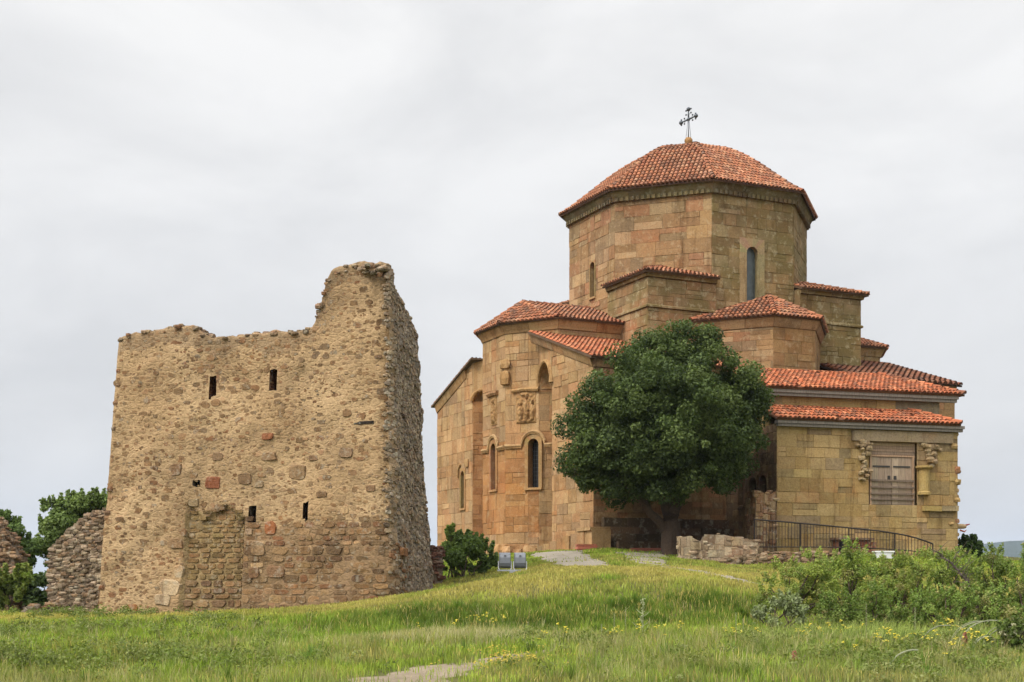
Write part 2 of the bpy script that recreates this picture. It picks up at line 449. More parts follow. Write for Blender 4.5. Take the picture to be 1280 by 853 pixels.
def tile_roof(mb, pts, rng, pal=TILE, du=.205, dv=.34, under=.09, over=.07, skip=.0):
    """pts: planar convex 3D polygon, pts[0]->pts[1] is the eave (outward side seen with eave left to right)"""
    pts = [Vector(p) for p in pts]; O = pts[0]; U = (pts[1]-pts[0]).normalized()
    nrm = Vector()
    for i in range(len(pts)): nrm += pts[i].cross(pts[(i+1) % len(pts)])
    nrm.normalize()
    if nrm.z < 0: nrm = -nrm
    V = nrm.cross(U)
    if sum((p-O).dot(V) for p in pts) < 0: O = pts[1]; U = -U; V = -V
    q = [((p-O).dot(U), (p-O).dot(V)) for p in pts]
    # slab
    i0 = [mb.vert(p) for p in pts]; i1 = [mb.vert(p-nrm*under) for p in pts]
    mb.face(i0, (.17, .07, .035)); mb.face(i1[::-1], (.16, .12, .08))
    for i in range(len(pts)):
        j = (i+1) % len(pts); mb.face((i0[i], i1[i], i1[j], i0[j]), (.15, .09, .05))
    s = 1 if sum(q[i][0]*q[(i+1) % len(q)][1]-q[(i+1) % len(q)][0]*q[i][1] for i in range(len(q))) > 0 else -1
    def inside(u, v, m=0):
        for i in range(len(q)):
            (x0, y0), (x1, y1) = q[i], q[(i+1) % len(q)]
            L = math.hypot(x1-x0, y1-y0)
            if s*((x1-x0)*(v-y0)-(y1-y0)*(u-x0))/max(L, 1e-6) < -m: return False
        return True
    u0 = min(x[0] for x in q); u1 = max(x[0] for x in q); v1 = max(x[1] for x in q)
    nu = max(1, int((u1-u0)/du)); du = (u1-u0)/nu
    for i in range(nu):
        u = u0+(i+.5)*du; cj = rng.uniform(-.01, .01)
        v = 0.
        while v < v1:
            if inside(u, v+dv*.45, .03) and rng.random() > skip:
                c = pick(pal, rng, .18)
                p = O+U*(u+cj+rng.uniform(-.008, .008))+V*(v-(over if v == 0 else 0)+rng.uniform(-.012, .012))+nrm*.004
                cover_tile(mb, p, U, V, nrm, dv*1.12, du*.40, du*.33, c, .028)
            v += dv
def ridge_tiles(mb, a, b, rng, pal=TILE, r=.12):
    a, b = Vector(a), Vector(b); v = (b-a); L = v.length; v.normalize()
    u = v.cross(Vector((0, 0, 1)))
    if u.length < .1: return
    u.normalize(); n = u.cross(v); k = max(1, int(L/.36))
    for i in range(k):
        cover_tile(mb, a+v*(L*i/k)+n*.02, u, v, n, L/k*1.1, r, r*.85, pick(pal, rng, .18), .03, 6)

# ------------------------------------------------------------------ ground
CP = [  # photo column, row, depth
 (0,853,21),(320,853,20.5),(640,853,20.2),(960,853,20),(1280,853,20),
 (0,815,26),(0,778,35),(60,770,40),(118,770,42),(300,765,41),(480,750,40.2),(540,738,44),
 (300,800,29),(300,776,35),(560,739,37.5),(640,728,38),(700,722,38),(760,722,37.5),(830,731,35.5),(880,738,35),(930,745,34),
 (560,797,28),(640,802,27.6),(700,804,27.4),(800,802,27.4),(900,800,27.6),(480,805,28),(1000,808,26),(1150,812,26),(1260,815,25.5),
 (560,751,35),(640,742,35.3),(700,740,35.3),(760,741,35),(830,746,34.3),(890,752,33.4),(480,765,34.5),(400,776,33.5),(560,785,31.8),(640,790,31.3),(700,791,31.2),(760,791,31.2),(830,790,31),(890,788,30.8),(480,792,31.5),
 (640,717,43),(690,705,45),(760,709,44),(850,713,43),(640,700,50),(700,690,52.5),(770,689,54),(830,688,53),
 (900,702,49),(950,716,46),(950,690,53),(1000,700,50),(1060,712,47),(1000,782,32.5),(1100,786,31.5),(1200,788,31.5),(1280,790,31),
 (1100,694,54.5),(1200,694,57),(1250,712,50),(590,712,50),(560,700,58),(900,690,62),(700,692,70),(1100,692,75),(640,690,62),
 (600,735,43.5),(1040,735,40),(1180,735,41),(20,760,47),(-120,775,40),(1400,770,32),(1400,725,50),(-120,853,21),(1400,853,20)]
cp = np.array([(W(a, b, d).x, d, W(a, b, d).z) for a, b, d in CP]+[(0, 0, -1.7), (-12, 0, -1.75), (12, 0, -1.7), (0, 10, -1.62), (-9, 10, -1.65), (9, 10, -1.6), (-26, 20, -1.7), (26, 20, -1.6), (-25, 70, -2.), (36, 72, .2), (0, 90, .6), (-20, 90, -1.5), (30, 92, .2), (-40, 50, -2.2), (42, 50, -.4)])
def tps(r): return r*r*np.log(r+1e-6)
def tps_fit(P):
    n = len(P); d = np.hypot(P[:, None, 0]-P[None, :, 0], P[:, None, 1]-P[None, :, 1])
    A = np.zeros((n+3, n+3)); A[:n, :n] = tps(d)+np.eye(n)*.22; A[:n, n] = 1; A[:n, n+1:] = P[:, :2]; A[n, :n] = 1; A[n+1:, :n] = P[:, :2].T
    b = np.zeros(n+3); b[:n] = P[:, 2]; return np.linalg.solve(A, b)
tw = tps_fit(cp)
def vnoise(x, y, s, seed=0):
    x = np.asarray(x)/s; y = np.asarray(y)/s
    xi = np.floor(x).astype(np.int64); yi = np.floor(y).astype(np.int64); fx = x-xi; fy = y-yi
    fx = fx*fx*(3-2*fx); fy = fy*fy*(3-2*fy)
    def h(a, b):
        k = (a*374761393+b*668265263+seed*1442695041) & 0xffffffff
        k = ((k ^ (k >> 13))*1274126177) & 0xffffffff
        return ((k ^ (k >> 16)) & 0xffff)/65535.
    return (h(xi, yi)*(1-fx)+h(xi+1, yi)*fx)*(1-fy)+(h(xi, yi+1)*(1-fx)+h(xi+1, yi+1)*fx)*fy
def ground_h(x, y):
    x = np.asarray(x, float); y = np.asarray(y, float)
    cx = np.clip(x, -42, 44); cy = np.clip(y, -5, 94)
    z = tw[-3]+tw[-2]*cx+tw[-1]*cy
    for i in range(len(cp)): z = z+tw[i]*tps(np.hypot(cx-cp[i, 0], cy-cp[i, 1]))
    out = np.hypot(x-cx, y-cy)
    z = z+(vnoise(x, y, 1.7, 3)-.5)*.10+(vnoise(x, y, .6, 4)-.5)*.04
    f = np.clip(out/260., 0, 1); f = f*f*(3-2*f)
    return z*(1-f)+(-95+30*(vnoise(x, y, 900, 8)-.5))*f
def axis(lo, hi, step, far):
    a = list(np.arange(lo, hi+1e-6, step)); s = step; p = hi
    while p < far: s *= 1.35; p += s; a.append(p)
    s = step; p = lo; b = []
    while p > -far: s *= 1.35; p -= s; b.append(p)
    return np.array(b[::-1]+a)
gx = axis(-34, 38, .45, 7000); gy = axis(4, 72, .45, 7000)
GX, GY = np.meshgrid(gx, gy); GZ = ground_h(GX, GY)
def gz(x, y):
    """bilinear height of the ground sheet"""
    x = np.asarray(x, float); y = np.asarray(y, float)
    i = np.clip(np.searchsorted(gx, x)-1, 0, len(gx)-2); j = np.clip(np.searchsorted(gy, y)-1, 0, len(gy)-2)
    fx = (x-gx[i])/(gx[i+1]-gx[i]); fy = (y-gy[j])/(gy[j+1]-gy[j])
    return (GZ[j, i]*(1-fx)+GZ[j, i+1]*fx)*(1-fy)+(GZ[j+1, i]*(1-fx)+GZ[j+1, i+1]*fx)*fy
def G(px, d, up=0.):
    x = (px-640)/FPX*d; return Vector((x, d, float(gz(x, d))+up))

def ground_mat():
    t = NT('meadow_soil'); co = t.obj()
    a = t.noise(co, .35, 6, .6); b = t.noise(co, 3., 8, .7); c2 = t.noise(co, 14., 6, .7)
    c = t.mix(t.ramp(a, [(.35, 0.), (.62, 1.)]), (.075, .085, .022), (.13, .115, .04))
    c = t.mix(t.ramp(b, [(.45, 0.), (.65, .8)]), c, (.06, .075, .018))
    c = t.mix(t.ramp(c2, [(.5, 0.), (.75, .6)]), c, (.20, .15, .085))
    t.bump(t.math('ADD', b, c2), .8, .06)
    return t.done(c, .95, 0, .1)
ny, nx = GX.shape
v = np.stack([GX.ravel(), GY.ravel(), GZ.ravel()], 1)
ii = (np.arange(ny-1)[:, None]*nx+np.arange(nx-1)[None, :]).ravel()
f = np.stack([ii, ii+1, ii+nx+1, ii+nx], 1)
ground = np_mesh('ground', v, f, np.full((len(f), 3), .1), ground_mat(), smooth=True)
tag(ground, kind='structure')

# gravel path and trails, as sheets following the ground
def gravel_mat(name, base, dark):
    t = NT(name); co = t.obj(); a = t.noise(co, 1.2, 6, .65); b = t.noise(co, 22, 6, .7)
    c = t.mix(t.ramp(a, [(.35, 0.), (.65, 1.)]), base, dark)
    c = t.mix(1., c, t.ramp(b, [(.3, .65), (.7, 1.2)]), 'MULTIPLY'); t.bump(b, .7, .02)
    return t.done(c, .95, 0, .1)
PATHS = []
def path(name, pts, mat, up=.012, n=60, keep=True):
    """pts: (photo column of left edge, of right edge, depth)"""
    P = [(W(a, HZ, d).x, W(b, HZ, d).x, d) for a, b, d in pts]
    vs = []; fs = []; K = 8
    for i in range(n+1):
        t = i/n*(len(P)-1); k = min(int(t), len(P)-2); t -= k
        l, r, d = [P[k][q]*(1-t)+P[k+1][q]*t for q in range(3)]
        wob = .12*math.sin(i*.9)+.1*math.sin(i*.37+1)
        for j in range(K+1):
            x = (l+wob)+(r-l)*j/K; vs.append((x, d, float(gz(x, d))+up-(.05 if j in (0, K) else 0)))
        PATHS.append((d, l+wob, r+wob, keep))
    for i in range(n):
        for j in range(K):
            a = i*(K+1)+j; fs.append((a, a+1, a+K+2, a+K+1))
    o = np_mesh(name, np.array(vs), np.array(fs), np.full((len(fs), 3), .4), mat, smooth=True); tag(o, kind='structure')
    return o
gm = gravel_mat('pale_gravel', (.27, .235, .185), (.20, .175, .13)); dm = gravel_mat('trail_dirt', (.25, .20, .14), (.17, .135, .09))
path('path', [(700, 770, 43.2), (692, 758, 45), (676, 742, 48), (664, 730, 50.5), (660, 735, 53.2)], gm, .03)
path('trail', [(925, 960, 37), (890, 925, 39), (845, 885, 42), (800, 845, 45.5), (775, 830, 49), (760, 840, 52)], gm, .03)
path('dirt_trail', [(410, 570, 19), (430, 575, 20.5), (480, 590, 21.7), (545, 620, 22.8), (600, 640, 23.8), (655, 682, 25), (715, 735, 26)], dm, .02)

# ------------------------------------------------------------------ church
CZ = 1.15
CC = Vector((8.72, 66.4, CZ)); CR = R(25.15)
church = empty('church', CC, CR, label='sandstone domed church with red tiled roofs and octagonal drum under a metal cross', cat='church')
hold = Vector((0, 0, -CZ))          # parts are modelled in absolute heights
def cb(mb, name, mat, parent=None, smooth=False):
    o = mb.build(name, mat, parent or church, None if parent else hold, smooth); return o
rng = random.Random(7)
AP = 5.45; R8 = 5.9
oct8 = [(R8*math.cos(R(22.5+45*k)), R8*math.sin(R(22.5+45*k))) for k in range(8)]
# perimeter order of travel so that U x Z points outwards: east face +y -> -y, north face -x -> +x
o_order = [oct8[3], oct8[4], oct8[5], oct8[6], oct8[7], oct8[0], oct8[1], oct8[2]]   # (-,+)...(ccw)
DZ0, DZ1 = 10.6, 17.55
def face_frame(p0, p1): return (p0[0], p0[1], 0), (p1[0]-p0[0], p1[1]-p0[1], 0), (0, 0, 1)
drum = MB(); drumN = MB()
wL = 2*R8*math.sin(R(22.5))
for k in range(8):
    p0, p1 = o_order[k], o_order[(k+1) % 8]
    mid = ((p0[0]+p1[0])/2, (p0[1]+p1[1])/2)
    ang = math.degrees(math.atan2(mid[1], mid[0])) % 360
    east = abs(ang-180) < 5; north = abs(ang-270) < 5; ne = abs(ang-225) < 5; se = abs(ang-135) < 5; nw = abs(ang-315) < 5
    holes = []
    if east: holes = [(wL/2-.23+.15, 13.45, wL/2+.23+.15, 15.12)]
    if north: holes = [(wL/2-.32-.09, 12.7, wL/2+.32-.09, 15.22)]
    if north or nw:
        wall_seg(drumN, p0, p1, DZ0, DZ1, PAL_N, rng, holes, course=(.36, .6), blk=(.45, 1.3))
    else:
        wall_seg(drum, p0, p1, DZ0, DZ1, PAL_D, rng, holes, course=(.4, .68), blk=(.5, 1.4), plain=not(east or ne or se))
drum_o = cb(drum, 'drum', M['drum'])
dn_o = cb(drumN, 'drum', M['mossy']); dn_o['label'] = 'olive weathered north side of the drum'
p0, p1 = o_order[0], o_order[1]
def ppf(p0, p1): return (Vector((p0[0], p0[1], 0)), Vector((p1[0]-p0[0], p1[1]-p0[1], 0)), Vector((0, 0, 1)))
for k in range(8):
    p0, p1 = o_order[k], o_order[(k+1) % 8]; mid = ((p0[0]+p1[0])/2, (p0[1]+p1[1])/2); ang = math.degrees(math.atan2(mid[1], mid[0])) % 360
    if abs(ang-180) < 5:
        o = window(church, *ppf(p0, p1), wL/2+.15, 13.45, 15.12, .46, (.38, .25, .12), M['drum'], rng, border=.07, proud=.045); o.location = hold
    if abs(ang-270) < 5:
        o = window(church, *ppf(p0, p1), wL/2-.09, 12.7, 15.22, .62, (.40, .31, .18), M['church'], rng, border=.36, proud=.06, depth=.22, pane_c=(.07, .085, .085)); o.location = hold

# drum cornice and dome
c8 = o_order+[o_order[0]]
mb = MB()
def ring_cornice(mb, poly, prof, pal, rng):
    n = len(poly)
    rows = []
    for d, z in prof:
        row = []
        for x, y in poly:
            L = math.hypot(x, y); row.append(Vector((x*(L+d)/L, y*(L+d)/L, z)))
        rows.append(row)
    for i in range(n):
        j = (i+1) % n
        for r0, r1 in zip(rows[:-1], rows[1:]):
            m = 6
            for s in range(m):
                a, b = s/m, (s+1)/m
                mb.poly([r0[i].lerp(r0[j], a), r0[i].lerp(r0[j], b), r1[i].lerp(r1[j], b), r1[i].lerp(r1[j], a)], pick(pal, rng))
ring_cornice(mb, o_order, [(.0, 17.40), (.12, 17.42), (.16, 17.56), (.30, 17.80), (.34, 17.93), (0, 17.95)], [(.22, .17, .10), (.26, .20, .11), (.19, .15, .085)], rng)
for i in range(8):   # small toothed blocks under the eave
    a, b = Vector((*o_order[i], 0)), Vector((*o_order[(i+1) % 8], 0)); d = (b-a).normalized(); n = d.cross(Vector((0, 0, 1)))
    for k in range(18):
        q = a.lerp(b, (k+.5)/18); Mx = None
        A = [q-d*.07+n*.0, q+d*.07+n*.0, q+d*.07+n*.2, q-d*.07+n*.2]
        lo = [mb.vert(Vector((p.x, p.y, 17.40))) for p in A]; hi = [mb.vert(Vector((p.x, p.y, 17.58))) for p in A]
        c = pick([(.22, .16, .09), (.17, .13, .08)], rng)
        mb.face(lo[::-1], c)
        for e in range(4): mb.face((lo[e], lo[(e+1) % 4], hi[(e+1) % 4], hi[e]), c)
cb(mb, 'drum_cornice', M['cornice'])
prof = [(6.36, 17.93), (5.8, 18.27), (4.9, 18.97), (4.0, 19.68), (3.2, 20.24), (2.3, 20.75), (1.5, 21.02), (.7, 21.17), (.0, 21.22)]
def prof_at(t):   # t: 0..1 along cumulative length
    Ls = [math.hypot(b[0]-a[0], b[1]-a[1]) for a, b in zip(prof[:-1], prof[1:])]; T = sum(Ls); s = t*T
    for (a, b), L in zip(zip(prof[:-1], prof[1:]), Ls):
        if s <= L+1e-9: k = s/L; return (a[0]+(b[0]-a[0])*k, a[1]+(b[1]-a[1])*k, (b[0]-a[0])/L, (b[1]-a[1])/L)
        s -= L
    return (prof[-1][0], prof[-1][1], -1, 0)
PT = sum(math.hypot(b[0]-a[0], b[1]-a[1]) for a, b in zip(prof[:-1], prof[1:]))
mb = MB(); ca = math.cos(R(22.5)); sa = math.sin(R(22.5))
for k in range(8):
    th = R(45*k); n2 = Vector((math.cos(th), math.sin(th), 0)); u2 = Vector((-math.sin(th), math.cos(th), 0))
    for i in range(20):
        a, b = prof_at(i/20), prof_at((i+1)/20)
        A = [n2*(a[0]*ca)-u2*(a[0]*sa)+Vector((0, 0, a[1])), n2*(a[0]*ca)+u2*(a[0]*sa)+Vector((0, 0, a[1])),
             n2*(b[0]*ca)+u2*(b[0]*sa)+Vector((0, 0, b[1])), n2*(b[0]*ca)-u2*(b[0]*sa)+Vector((0, 0, b[1]))]
        mb.poly(A, (.17, .07, .035))
        if i == 0: mb.poly([A[1], A[0], A[0]-Vector((0, 0, .09)), A[1]-Vector((0, 0, .09))], (.15, .08, .05))
    nu = 24; du = 2*6.36*sa/nu
    for i in range(nu):
        u = -6.36*sa+(i+.5)*du; s = 0.
        while s < PT-.15:
            r, z, dr, dz = prof_at((s+.15)/PT)
            if abs(u) < r*sa+.02:
                r0, z0, _, _ = prof_at(s/PT)
                vdir = (n2*(dr*ca)+Vector((0, 0, dz))).normalized(); nn = u2.cross(vdir)
                if nn.z < 0: nn = -nn
                cover_tile(mb, n2*(r0*ca+(.07 if s == 0 else 0))+u2*(u+rng.uniform(-.01, .01))+Vector((0, 0, z0-(.03 if s == 0 else 0)))+nn*.004, u2, vdir, nn, .42, du*.42, du*.34, pick(TILE[:-1], rng, .13), .03)
            s += .34
    hp = [prof_at(i/20) for i in range(20)]
    for a, b in zip(hp[:-1], hp[1:]):
        e = Vector((math.cos(th+R(22.5)), math.sin(th+R(22.5)), 0))
        ridge_tiles(mb, e*a[0]+Vector((0, 0, a[1])), e*b[0]+Vector((0, 0, b[1])), rng, r=.105)
dome = cb(mb, 'dome_roof', M['tile'])
# knob and cross
mb = MB(); mb.lathe((0, 0, 21.30), [(.24, 0), (.22, .12), (.12, .18), (.13, .24), (.2, .34), (.2, .44), (.12, .54), (.05, .56)], 14, (.46, .28, .12)); cb(mb, 'finial_base', M['church'], smooth=True)
cm = MB(); g = (.09, .10, .11)
cm.tube([(0, 0, 21.8), (0, 0, 23.25)], [.03, .03], 6, g)
for a in range(3): cm.tube([(.15*math.cos(2.1*a), .15*math.sin(2.1*a), 21.75), (.03*math.cos(2.1*a), .03*math.sin(2.1*a), 22.75)], .012, 5, (.3, .31, .33))
ax = Vector((-.20, .98, 0)).normalized()
ax = Vector((.62, -.70, .30)).normalized()
c0 = Vector((0, 0, 22.75))
cm.tube([c0-ax*.36, c0+ax*.36], .03, 6, g); cm.sphere(c0, .09, g)
def tre(p, dirv, side):
    cm.sphere(p, .105, g); cm.tube([c0, p], [.05, .03], 6, g)
    for sg in (-1, 1):
        for k in (.55, .95):
            q = c0+(p-c0)*k+side*(.13*sg); cm.sphere(q, .045, g, 8, 5); cm.tube([c0+(p-c0)*(k-.12), q], .012, 5, g)
tre(c0+Vector((0, 0, .5)), None, ax); tre(c0+ax*.40, None, Vector((0, 0, 1))); tre(c0-ax*.40, None, Vector((0, 0, 1)))
cb(cm, 'cross', M['iron'], smooth=True)

# crossing corners (square showing below the octagon)
SQ = 5.85
for sx, sy in ((-1, -1), (1, -1), (-1, 1), (1, 1)):
    crn = MB(); crr = MB()
    c = (sx*SQ, sy*SQ)
    a = (sx*SQ, sy*2.3); b = (sx*2.3, sy*SQ)
    seq = [a, c, b] if sx*sy > 0 else [b, c, a]
    vis = sy < 0
    for q0, q1 in zip(seq[:-1], seq[1:]):
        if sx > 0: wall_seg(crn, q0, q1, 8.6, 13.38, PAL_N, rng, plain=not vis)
        else: wall_seg(crn, q0, q1, 8.6, 12.0, PAL_D, rng, plain=not vis); wall_seg(crn, q0, q1, 12.0, 13.38, PAL_D, rng, plain=not vis)
    for q, w in ((a, (sx*5.2, sy*2.3)), (b, (sx*2.3, sy*5.2))):
        crn.poly([(q[0], q[1], 8.6), (w[0], w[1], 8.6), (w[0], w[1], 13.45), (q[0], q[1], 13.45)], (.3, .2, .1))
    cornice(crn, seq, [(0, 13.2), (.10, 13.24), (.14, 13.40), (0, 13.42)], PAL_N, rng)
    cornice(crn, seq, [(0, 11.88), (.09, 11.92), (.09, 12.0), (0, 12.06)], PAL_N, rng)
    zf = lambda d: 13.46+.33*(6.12-d)
    E = (sx*6.12, sy*6.12, zf(6.12)); Mx = (sx*3.86, sy*3.86, zf(3.86))
    p1 = [(sx*2.25, sy*6.12, zf(6.12)), E, Mx, (sx*2.25, sy*5.40, zf(5.40))]
    p2 = [E, (sx*6.12, sy*2.25, zf(6.12)), (sx*5.40, sy*2.25, zf(5.40)), Mx]
    for p in (p1, p2): tile_roof(crr, p, rng)
    ridge_tiles(crr, E, Mx, rng)
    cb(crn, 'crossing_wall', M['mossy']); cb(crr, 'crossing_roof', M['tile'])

# east and west arms
def arm(sx, detail):
    w = MB(); rf = MB(); co = MB()
    P = [(sx*5.8, 3.5), (sx*9.0, 3.5), (sx*10.55, 1.25), (sx*10.55, -1.25), (sx*9.0, -3.5), (sx*5.8, -3.5)]
    if sx > 0: P = P[::-1]
    for i, (a, b) in enumerate(zip(P[:-1], P[1:])):
        z0 = 8.9 if (i in (0, 4) or not detail) else None
        if i in (1, 2, 3) and detail: continue
        wall_seg(w, a, b, z0 or 8.9, 11.2, PAL_E, rng, plain=not detail and sx < 0)
    cornice(co, P, [(0, 11.08), (.06, 11.10), (.10, 11.2), (.22, 11.42), (.24, 11.52), (0, 11.54)], PAL_E, rng, 1.3)
    e = offset_path(P, .34); ze = 11.54
    e3 = [(q[0], q[1], ze) for q in e]; apx = (sx*9.1, 0, 12.88); rd = (sx*5.4, 0, 12.88)
    for i in range(5):
        a, b = e3[i], e3[i+1]
        if i == 0: p = [(sx*5.4, a[1], ze), b, apx, rd] if sx < 0 else [(sx*5.4, a[1], ze), b, apx, rd]
        elif i == 4: p = [a, (sx*5.4, b[1], ze), rd, apx]
        else: p = [a, b, apx]
        tile_roof(rf, p, rng)
        if 0 < i < 5: ridge_tiles(rf, a, apx, rng)
    ridge_tiles(rf, apx, rd, rng)
    return w, rf, co
wE, rE, cE = arm(-1, True)
# lower east facade
ap = [(-9.2, 3.2), (-10.55, 1.25), (-10.55, -1.25), (-9.2, -3.2)]
ap_top = [(-9.0, 3.5), (-10.55, 1.25), (-10.55, -1.25), (-9.0, -3.5)]
GZ0 = .9
Lf = math.hypot(1.55, 2.25)
for i in range(3):
    a, b = ap_top[i], ap_top[i+1]
    holes = []
    if i == 1: holes = [(1.25-.26, 4.15, 1.25+.26, 6.28)]
    if i == 2: holes = [(1.47-.27, 4.12, 1.47+.27, 6.31)]
    zone = (lambda q: PAL_E if q[1] > 5.3 or q[1] < 1.2 else [(.42, .22, .085), (.45, .245, .10), (.40, .215, .085)])
    if i == 2: wall_seg(wE, (-9.56, -2.69), b, 9.3, 11.2, PAL_E, rng, [], course=(.45, .75), blk=(.7, 1.4)); b = (-9.56, -2.69)
    wall_seg(wE, a, b, GZ0, 11.2, PAL_E, rng, holes, zone=zone, course=(.45, .75), blk=(.7, 1.4))
apse_o = cb(wE, 'east_apse' if False else 'apse_wall', M['church'])
cb(rE, 'apse_roof', M['tile']); cb(cE, 'apse_cornice', M['church'])
for i, u, v0, v1, w_ in ((1, 1.25, 4.15, 6.28, .52), (2, 1.47, 4.12, 6.31, .54)):
    O_, U_, V_ = ppf(ap_top[i], ap_top[i+1])
    o = window(church, O_, U_, V_, u, v0, v1, w_, (.42, .27, .12) if i == 2 else (.40, .23, .10), M['church'], rng, border=.17, proud=.055, depth=.42, bars=(i == 2)); o.location = hold
# hood mould, relief carvings on the apse
def sweep_on_face(mb, fr, uv, r, c, rng):
    O_, U_, V_ = fr; U_ = U_.normalized(); N_ = U_.cross(V_)
    mb.tube([O_+U_*a+V_*b+N_*(.06+rng.uniform(-.01, .01)) for a, b in uv], [r*rng.uniform(.85, 1.15) for _ in uv], 7, c)
for i, uc, half in ((1, 1.25, .52), (2, 1.47, .60)):
    mb = MB(); fr = ppf(ap_top[i], ap_top[i+1]); Lw = fr[1].length
    zs = 6.02; arch = [(uc-half*math.cos(math.pi*k/10), zs+.62*math.sin(math.pi*k/10)) for k in range(11)]
    uv = [(.02, zs+.02)]+arch+[(Lw-.05, zs)]
    sweep_on_face(mb, fr, uv, .075, (.50, .34, .17), rng); sweep_on_face(mb, fr, [(a, b-.09) if 0 < k < len(uv)-1 else (a, b-.1) for k, (a, b) in enumerate(uv)], .045, (.42, .27, .12), rng)
    cb(mb, 'hood_mould', M['church'])
def relief(fr, u0, v0, u1, v1, blobs, rng, c=(.43, .27, .12), res=34):
    O_, U_, V_ = fr; U_ = U_.normalized(); N_ = U_.cross(V_); mb = MB(); ny_ = int(res*(v1-v0)/(u1-u0)); idx = []
    for j in range(ny_+1):
        row = []
        for i in range(res+1):
            s, t = i/res, j/ny_; h = 0
            for bx, by, rx, ry, a in blobs: h = max(h, a*max(0, 1-((s-bx)/rx)**2-((t-by)/ry)**2)**.5)
            h += .045*mnoise.noise(Vector((s*9, t*12, u0*3))); edge = min(s, 1-s, t, 1-t)
            h = .045+h*min(1, edge*9) if edge > 0 else 0
            row.append(mb.vert(O_+U_*(u0+(u1-u0)*s)+V_*(v0+(v1-v0)*t)+N_*h))
        idx.append(row)
    for j in range(ny_):
        for i in range(res): mb.face((idx[j][i], idx[j][i+1], idx[j+1][i+1], idx[j+1][i]), tuple(x*rng.uniform(.93, 1.05) for x in c))
    return mb
fig = lambda x, s, b=0: [(x, b+.36*s, .11, .34*s, .14), (x, b+.78*s, .06, .075, .13), (x-.07, b+.48*s, .07, .16, .10), (x+.08, b+.45*s, .06, .17, .10)]
fr2 = ppf(ap_top[2], ap_top[3]); fr1 = ppf(ap_top[1], ap_top[2])
mb = relief(fr2, .55, 7.0, 1.62, 8.45, fig(.25, .8)+fig(.55, 1.05)+fig(.82, .85)+[(.45, .92, .2, .07, .1), (.5, .06, .48, .06, .1)], rng)
sweep_on_face(mb, fr2, [(.4, 8.5), (1.0, 8.53), (1.75, 8.5)], .10, (.48, .31, .14), rng); cb(mb, 'relief_panel', M['church'])
mb = relief(fr1, .95, 7.1, 1.65, 8.5, fig(.5, 1.0)+[(.35, .4, .16, .4, .1), (.7, .3, .15, .3, .11)], rng)
sweep_on_face(mb, fr1, [(.75, 8.55), (1.3, 8.58), (1.8, 8.55)], .12, (.36, .21, .10), rng); cb(mb, 'relief_panel', M['church'])
# carved medallion on the apse corner
mb = MB(); pc = Vector((-10.55, -1.25, 0)); nn = Vector((-.95, -.3, 0)).normalized(); uu = Vector((.3, -.95, 0))
mb.rock(pc+Vector((0, 0, 9.1))+nn*.02, (.32, .16, .34), (.42, .26, .11), rng, uu, Vector((0, 0, 1)), nn)
mb.rock(pc+Vector((0, 0, 9.75))+nn*.0, (.36, .10, .22), (.45, .29, .13), rng, uu, Vector((0, 0, 1)), nn)
mb.box((-.4, -.05, 9.42), (.4, .14, 9.5), (.40, .25, .11), M=None) if False else None
cb(mb, 'carved_boss', M['church'])

# niches beside the apse
for sy in (1, -1):
    nm = MB(); zc = 8.72 if sy > 0 else 8.5
    seq = [(-9.56, 2.69), (-8.95, 2.95), (-8.6, 3.5), (-8.65, 4.2), (-9.95, 4.75)]
    if sy > 0: seq = [(-9.2, 3.2), (-9.3, 3.35), (-9.32, 3.5), (-9.4, 3.7), (-9.95, 3.84)]
    pts = [(x, y*sy) for x, y in seq]
    if sy > 0: pts = pts[::-1]
    pal = [(.46, .255, .115), (.48, .28, .13), (.44, .25, .115)] if sy > 0 else PAL_E
    for a, b in zip(pts[:-1], pts[1:]): wall_seg(nm, a, b, GZ0, zc, pal, rng, blk=(.4, .8), course=(.4, .7))
    A, B = Vector((*pts[0], 0)), Vector((*pts[-1], 0)); U_ = (B-A); Lw = U_.length; U_.normalize(); N_ = U_.cross(Vector((0, 0, 1)))
    r = Lw/2*.98
    rake = lambda y: 9.05+.333*(8.45-abs(y))-.02
    n = 12; cmid = (A+B)/2
    for k in range(n):      # spandrel above the arch
        t0, t1 = math.pi*k/n, math.pi*(k+1)/n
        q0 = cmid-U_*(r*math.cos(t0)); q1 = cmid-U_*(r*math.cos(t1))
        mb_c = pick(PAL_E, rng)
        P0 = q0+Vector((0, 0, zc+r*math.sin(t0))); P1 = q1+Vector((0, 0, zc+r*math.sin(t1)))
        T0 = Vector((q0.x, q0.y, rake(q0.y))); T1 = Vector((q1.x, q1.y, rake(q1.y)))
        nm.poly([P0+N_*.02, P1+N_*.02, T1+N_*.02, T0+N_*.02], mb_c)
    dep = .95 if sy < 0 else .5; rows = []
    for j in range(7):      # fluted half dome
        kk = math.pi/2*j/6; row = []
        for k in range(n+1):
            t = math.pi*k/n; fl = 1-.05*(k % 2)
            row.append(nm.vert(cmid-U_*(r*math.cos(t)*(1 if j == 0 else fl))+Vector((0, 0, zc+r*math.sin(t)*math.cos(kk)*fl))-N_*(dep*math.sin(t)*math.sin(kk)*fl)+N_*.02))
        rows.append(row)
    for j in range(6):
        for k in range(n): nm.face((rows[j][k], rows[j+1][k], rows[j+1][k+1], rows[j][k+1]), pick(PAL_E, rng, .1))
    cb(nm, 'niche', M['church'])
    am = MB()
    am.tube([cmid-U_*((r+.05)*math.cos(math.pi*k/12))+Vector((0, 0, zc+(r+.05)*math.sin(math.pi*k/12)))+N_*.05 for k in range(13)], [.10*rng.uniform(.7, 1.2) for _ in range(13)], 7, (.45, .29, .13))
    cb(am, 'arch_mould', M['church'])

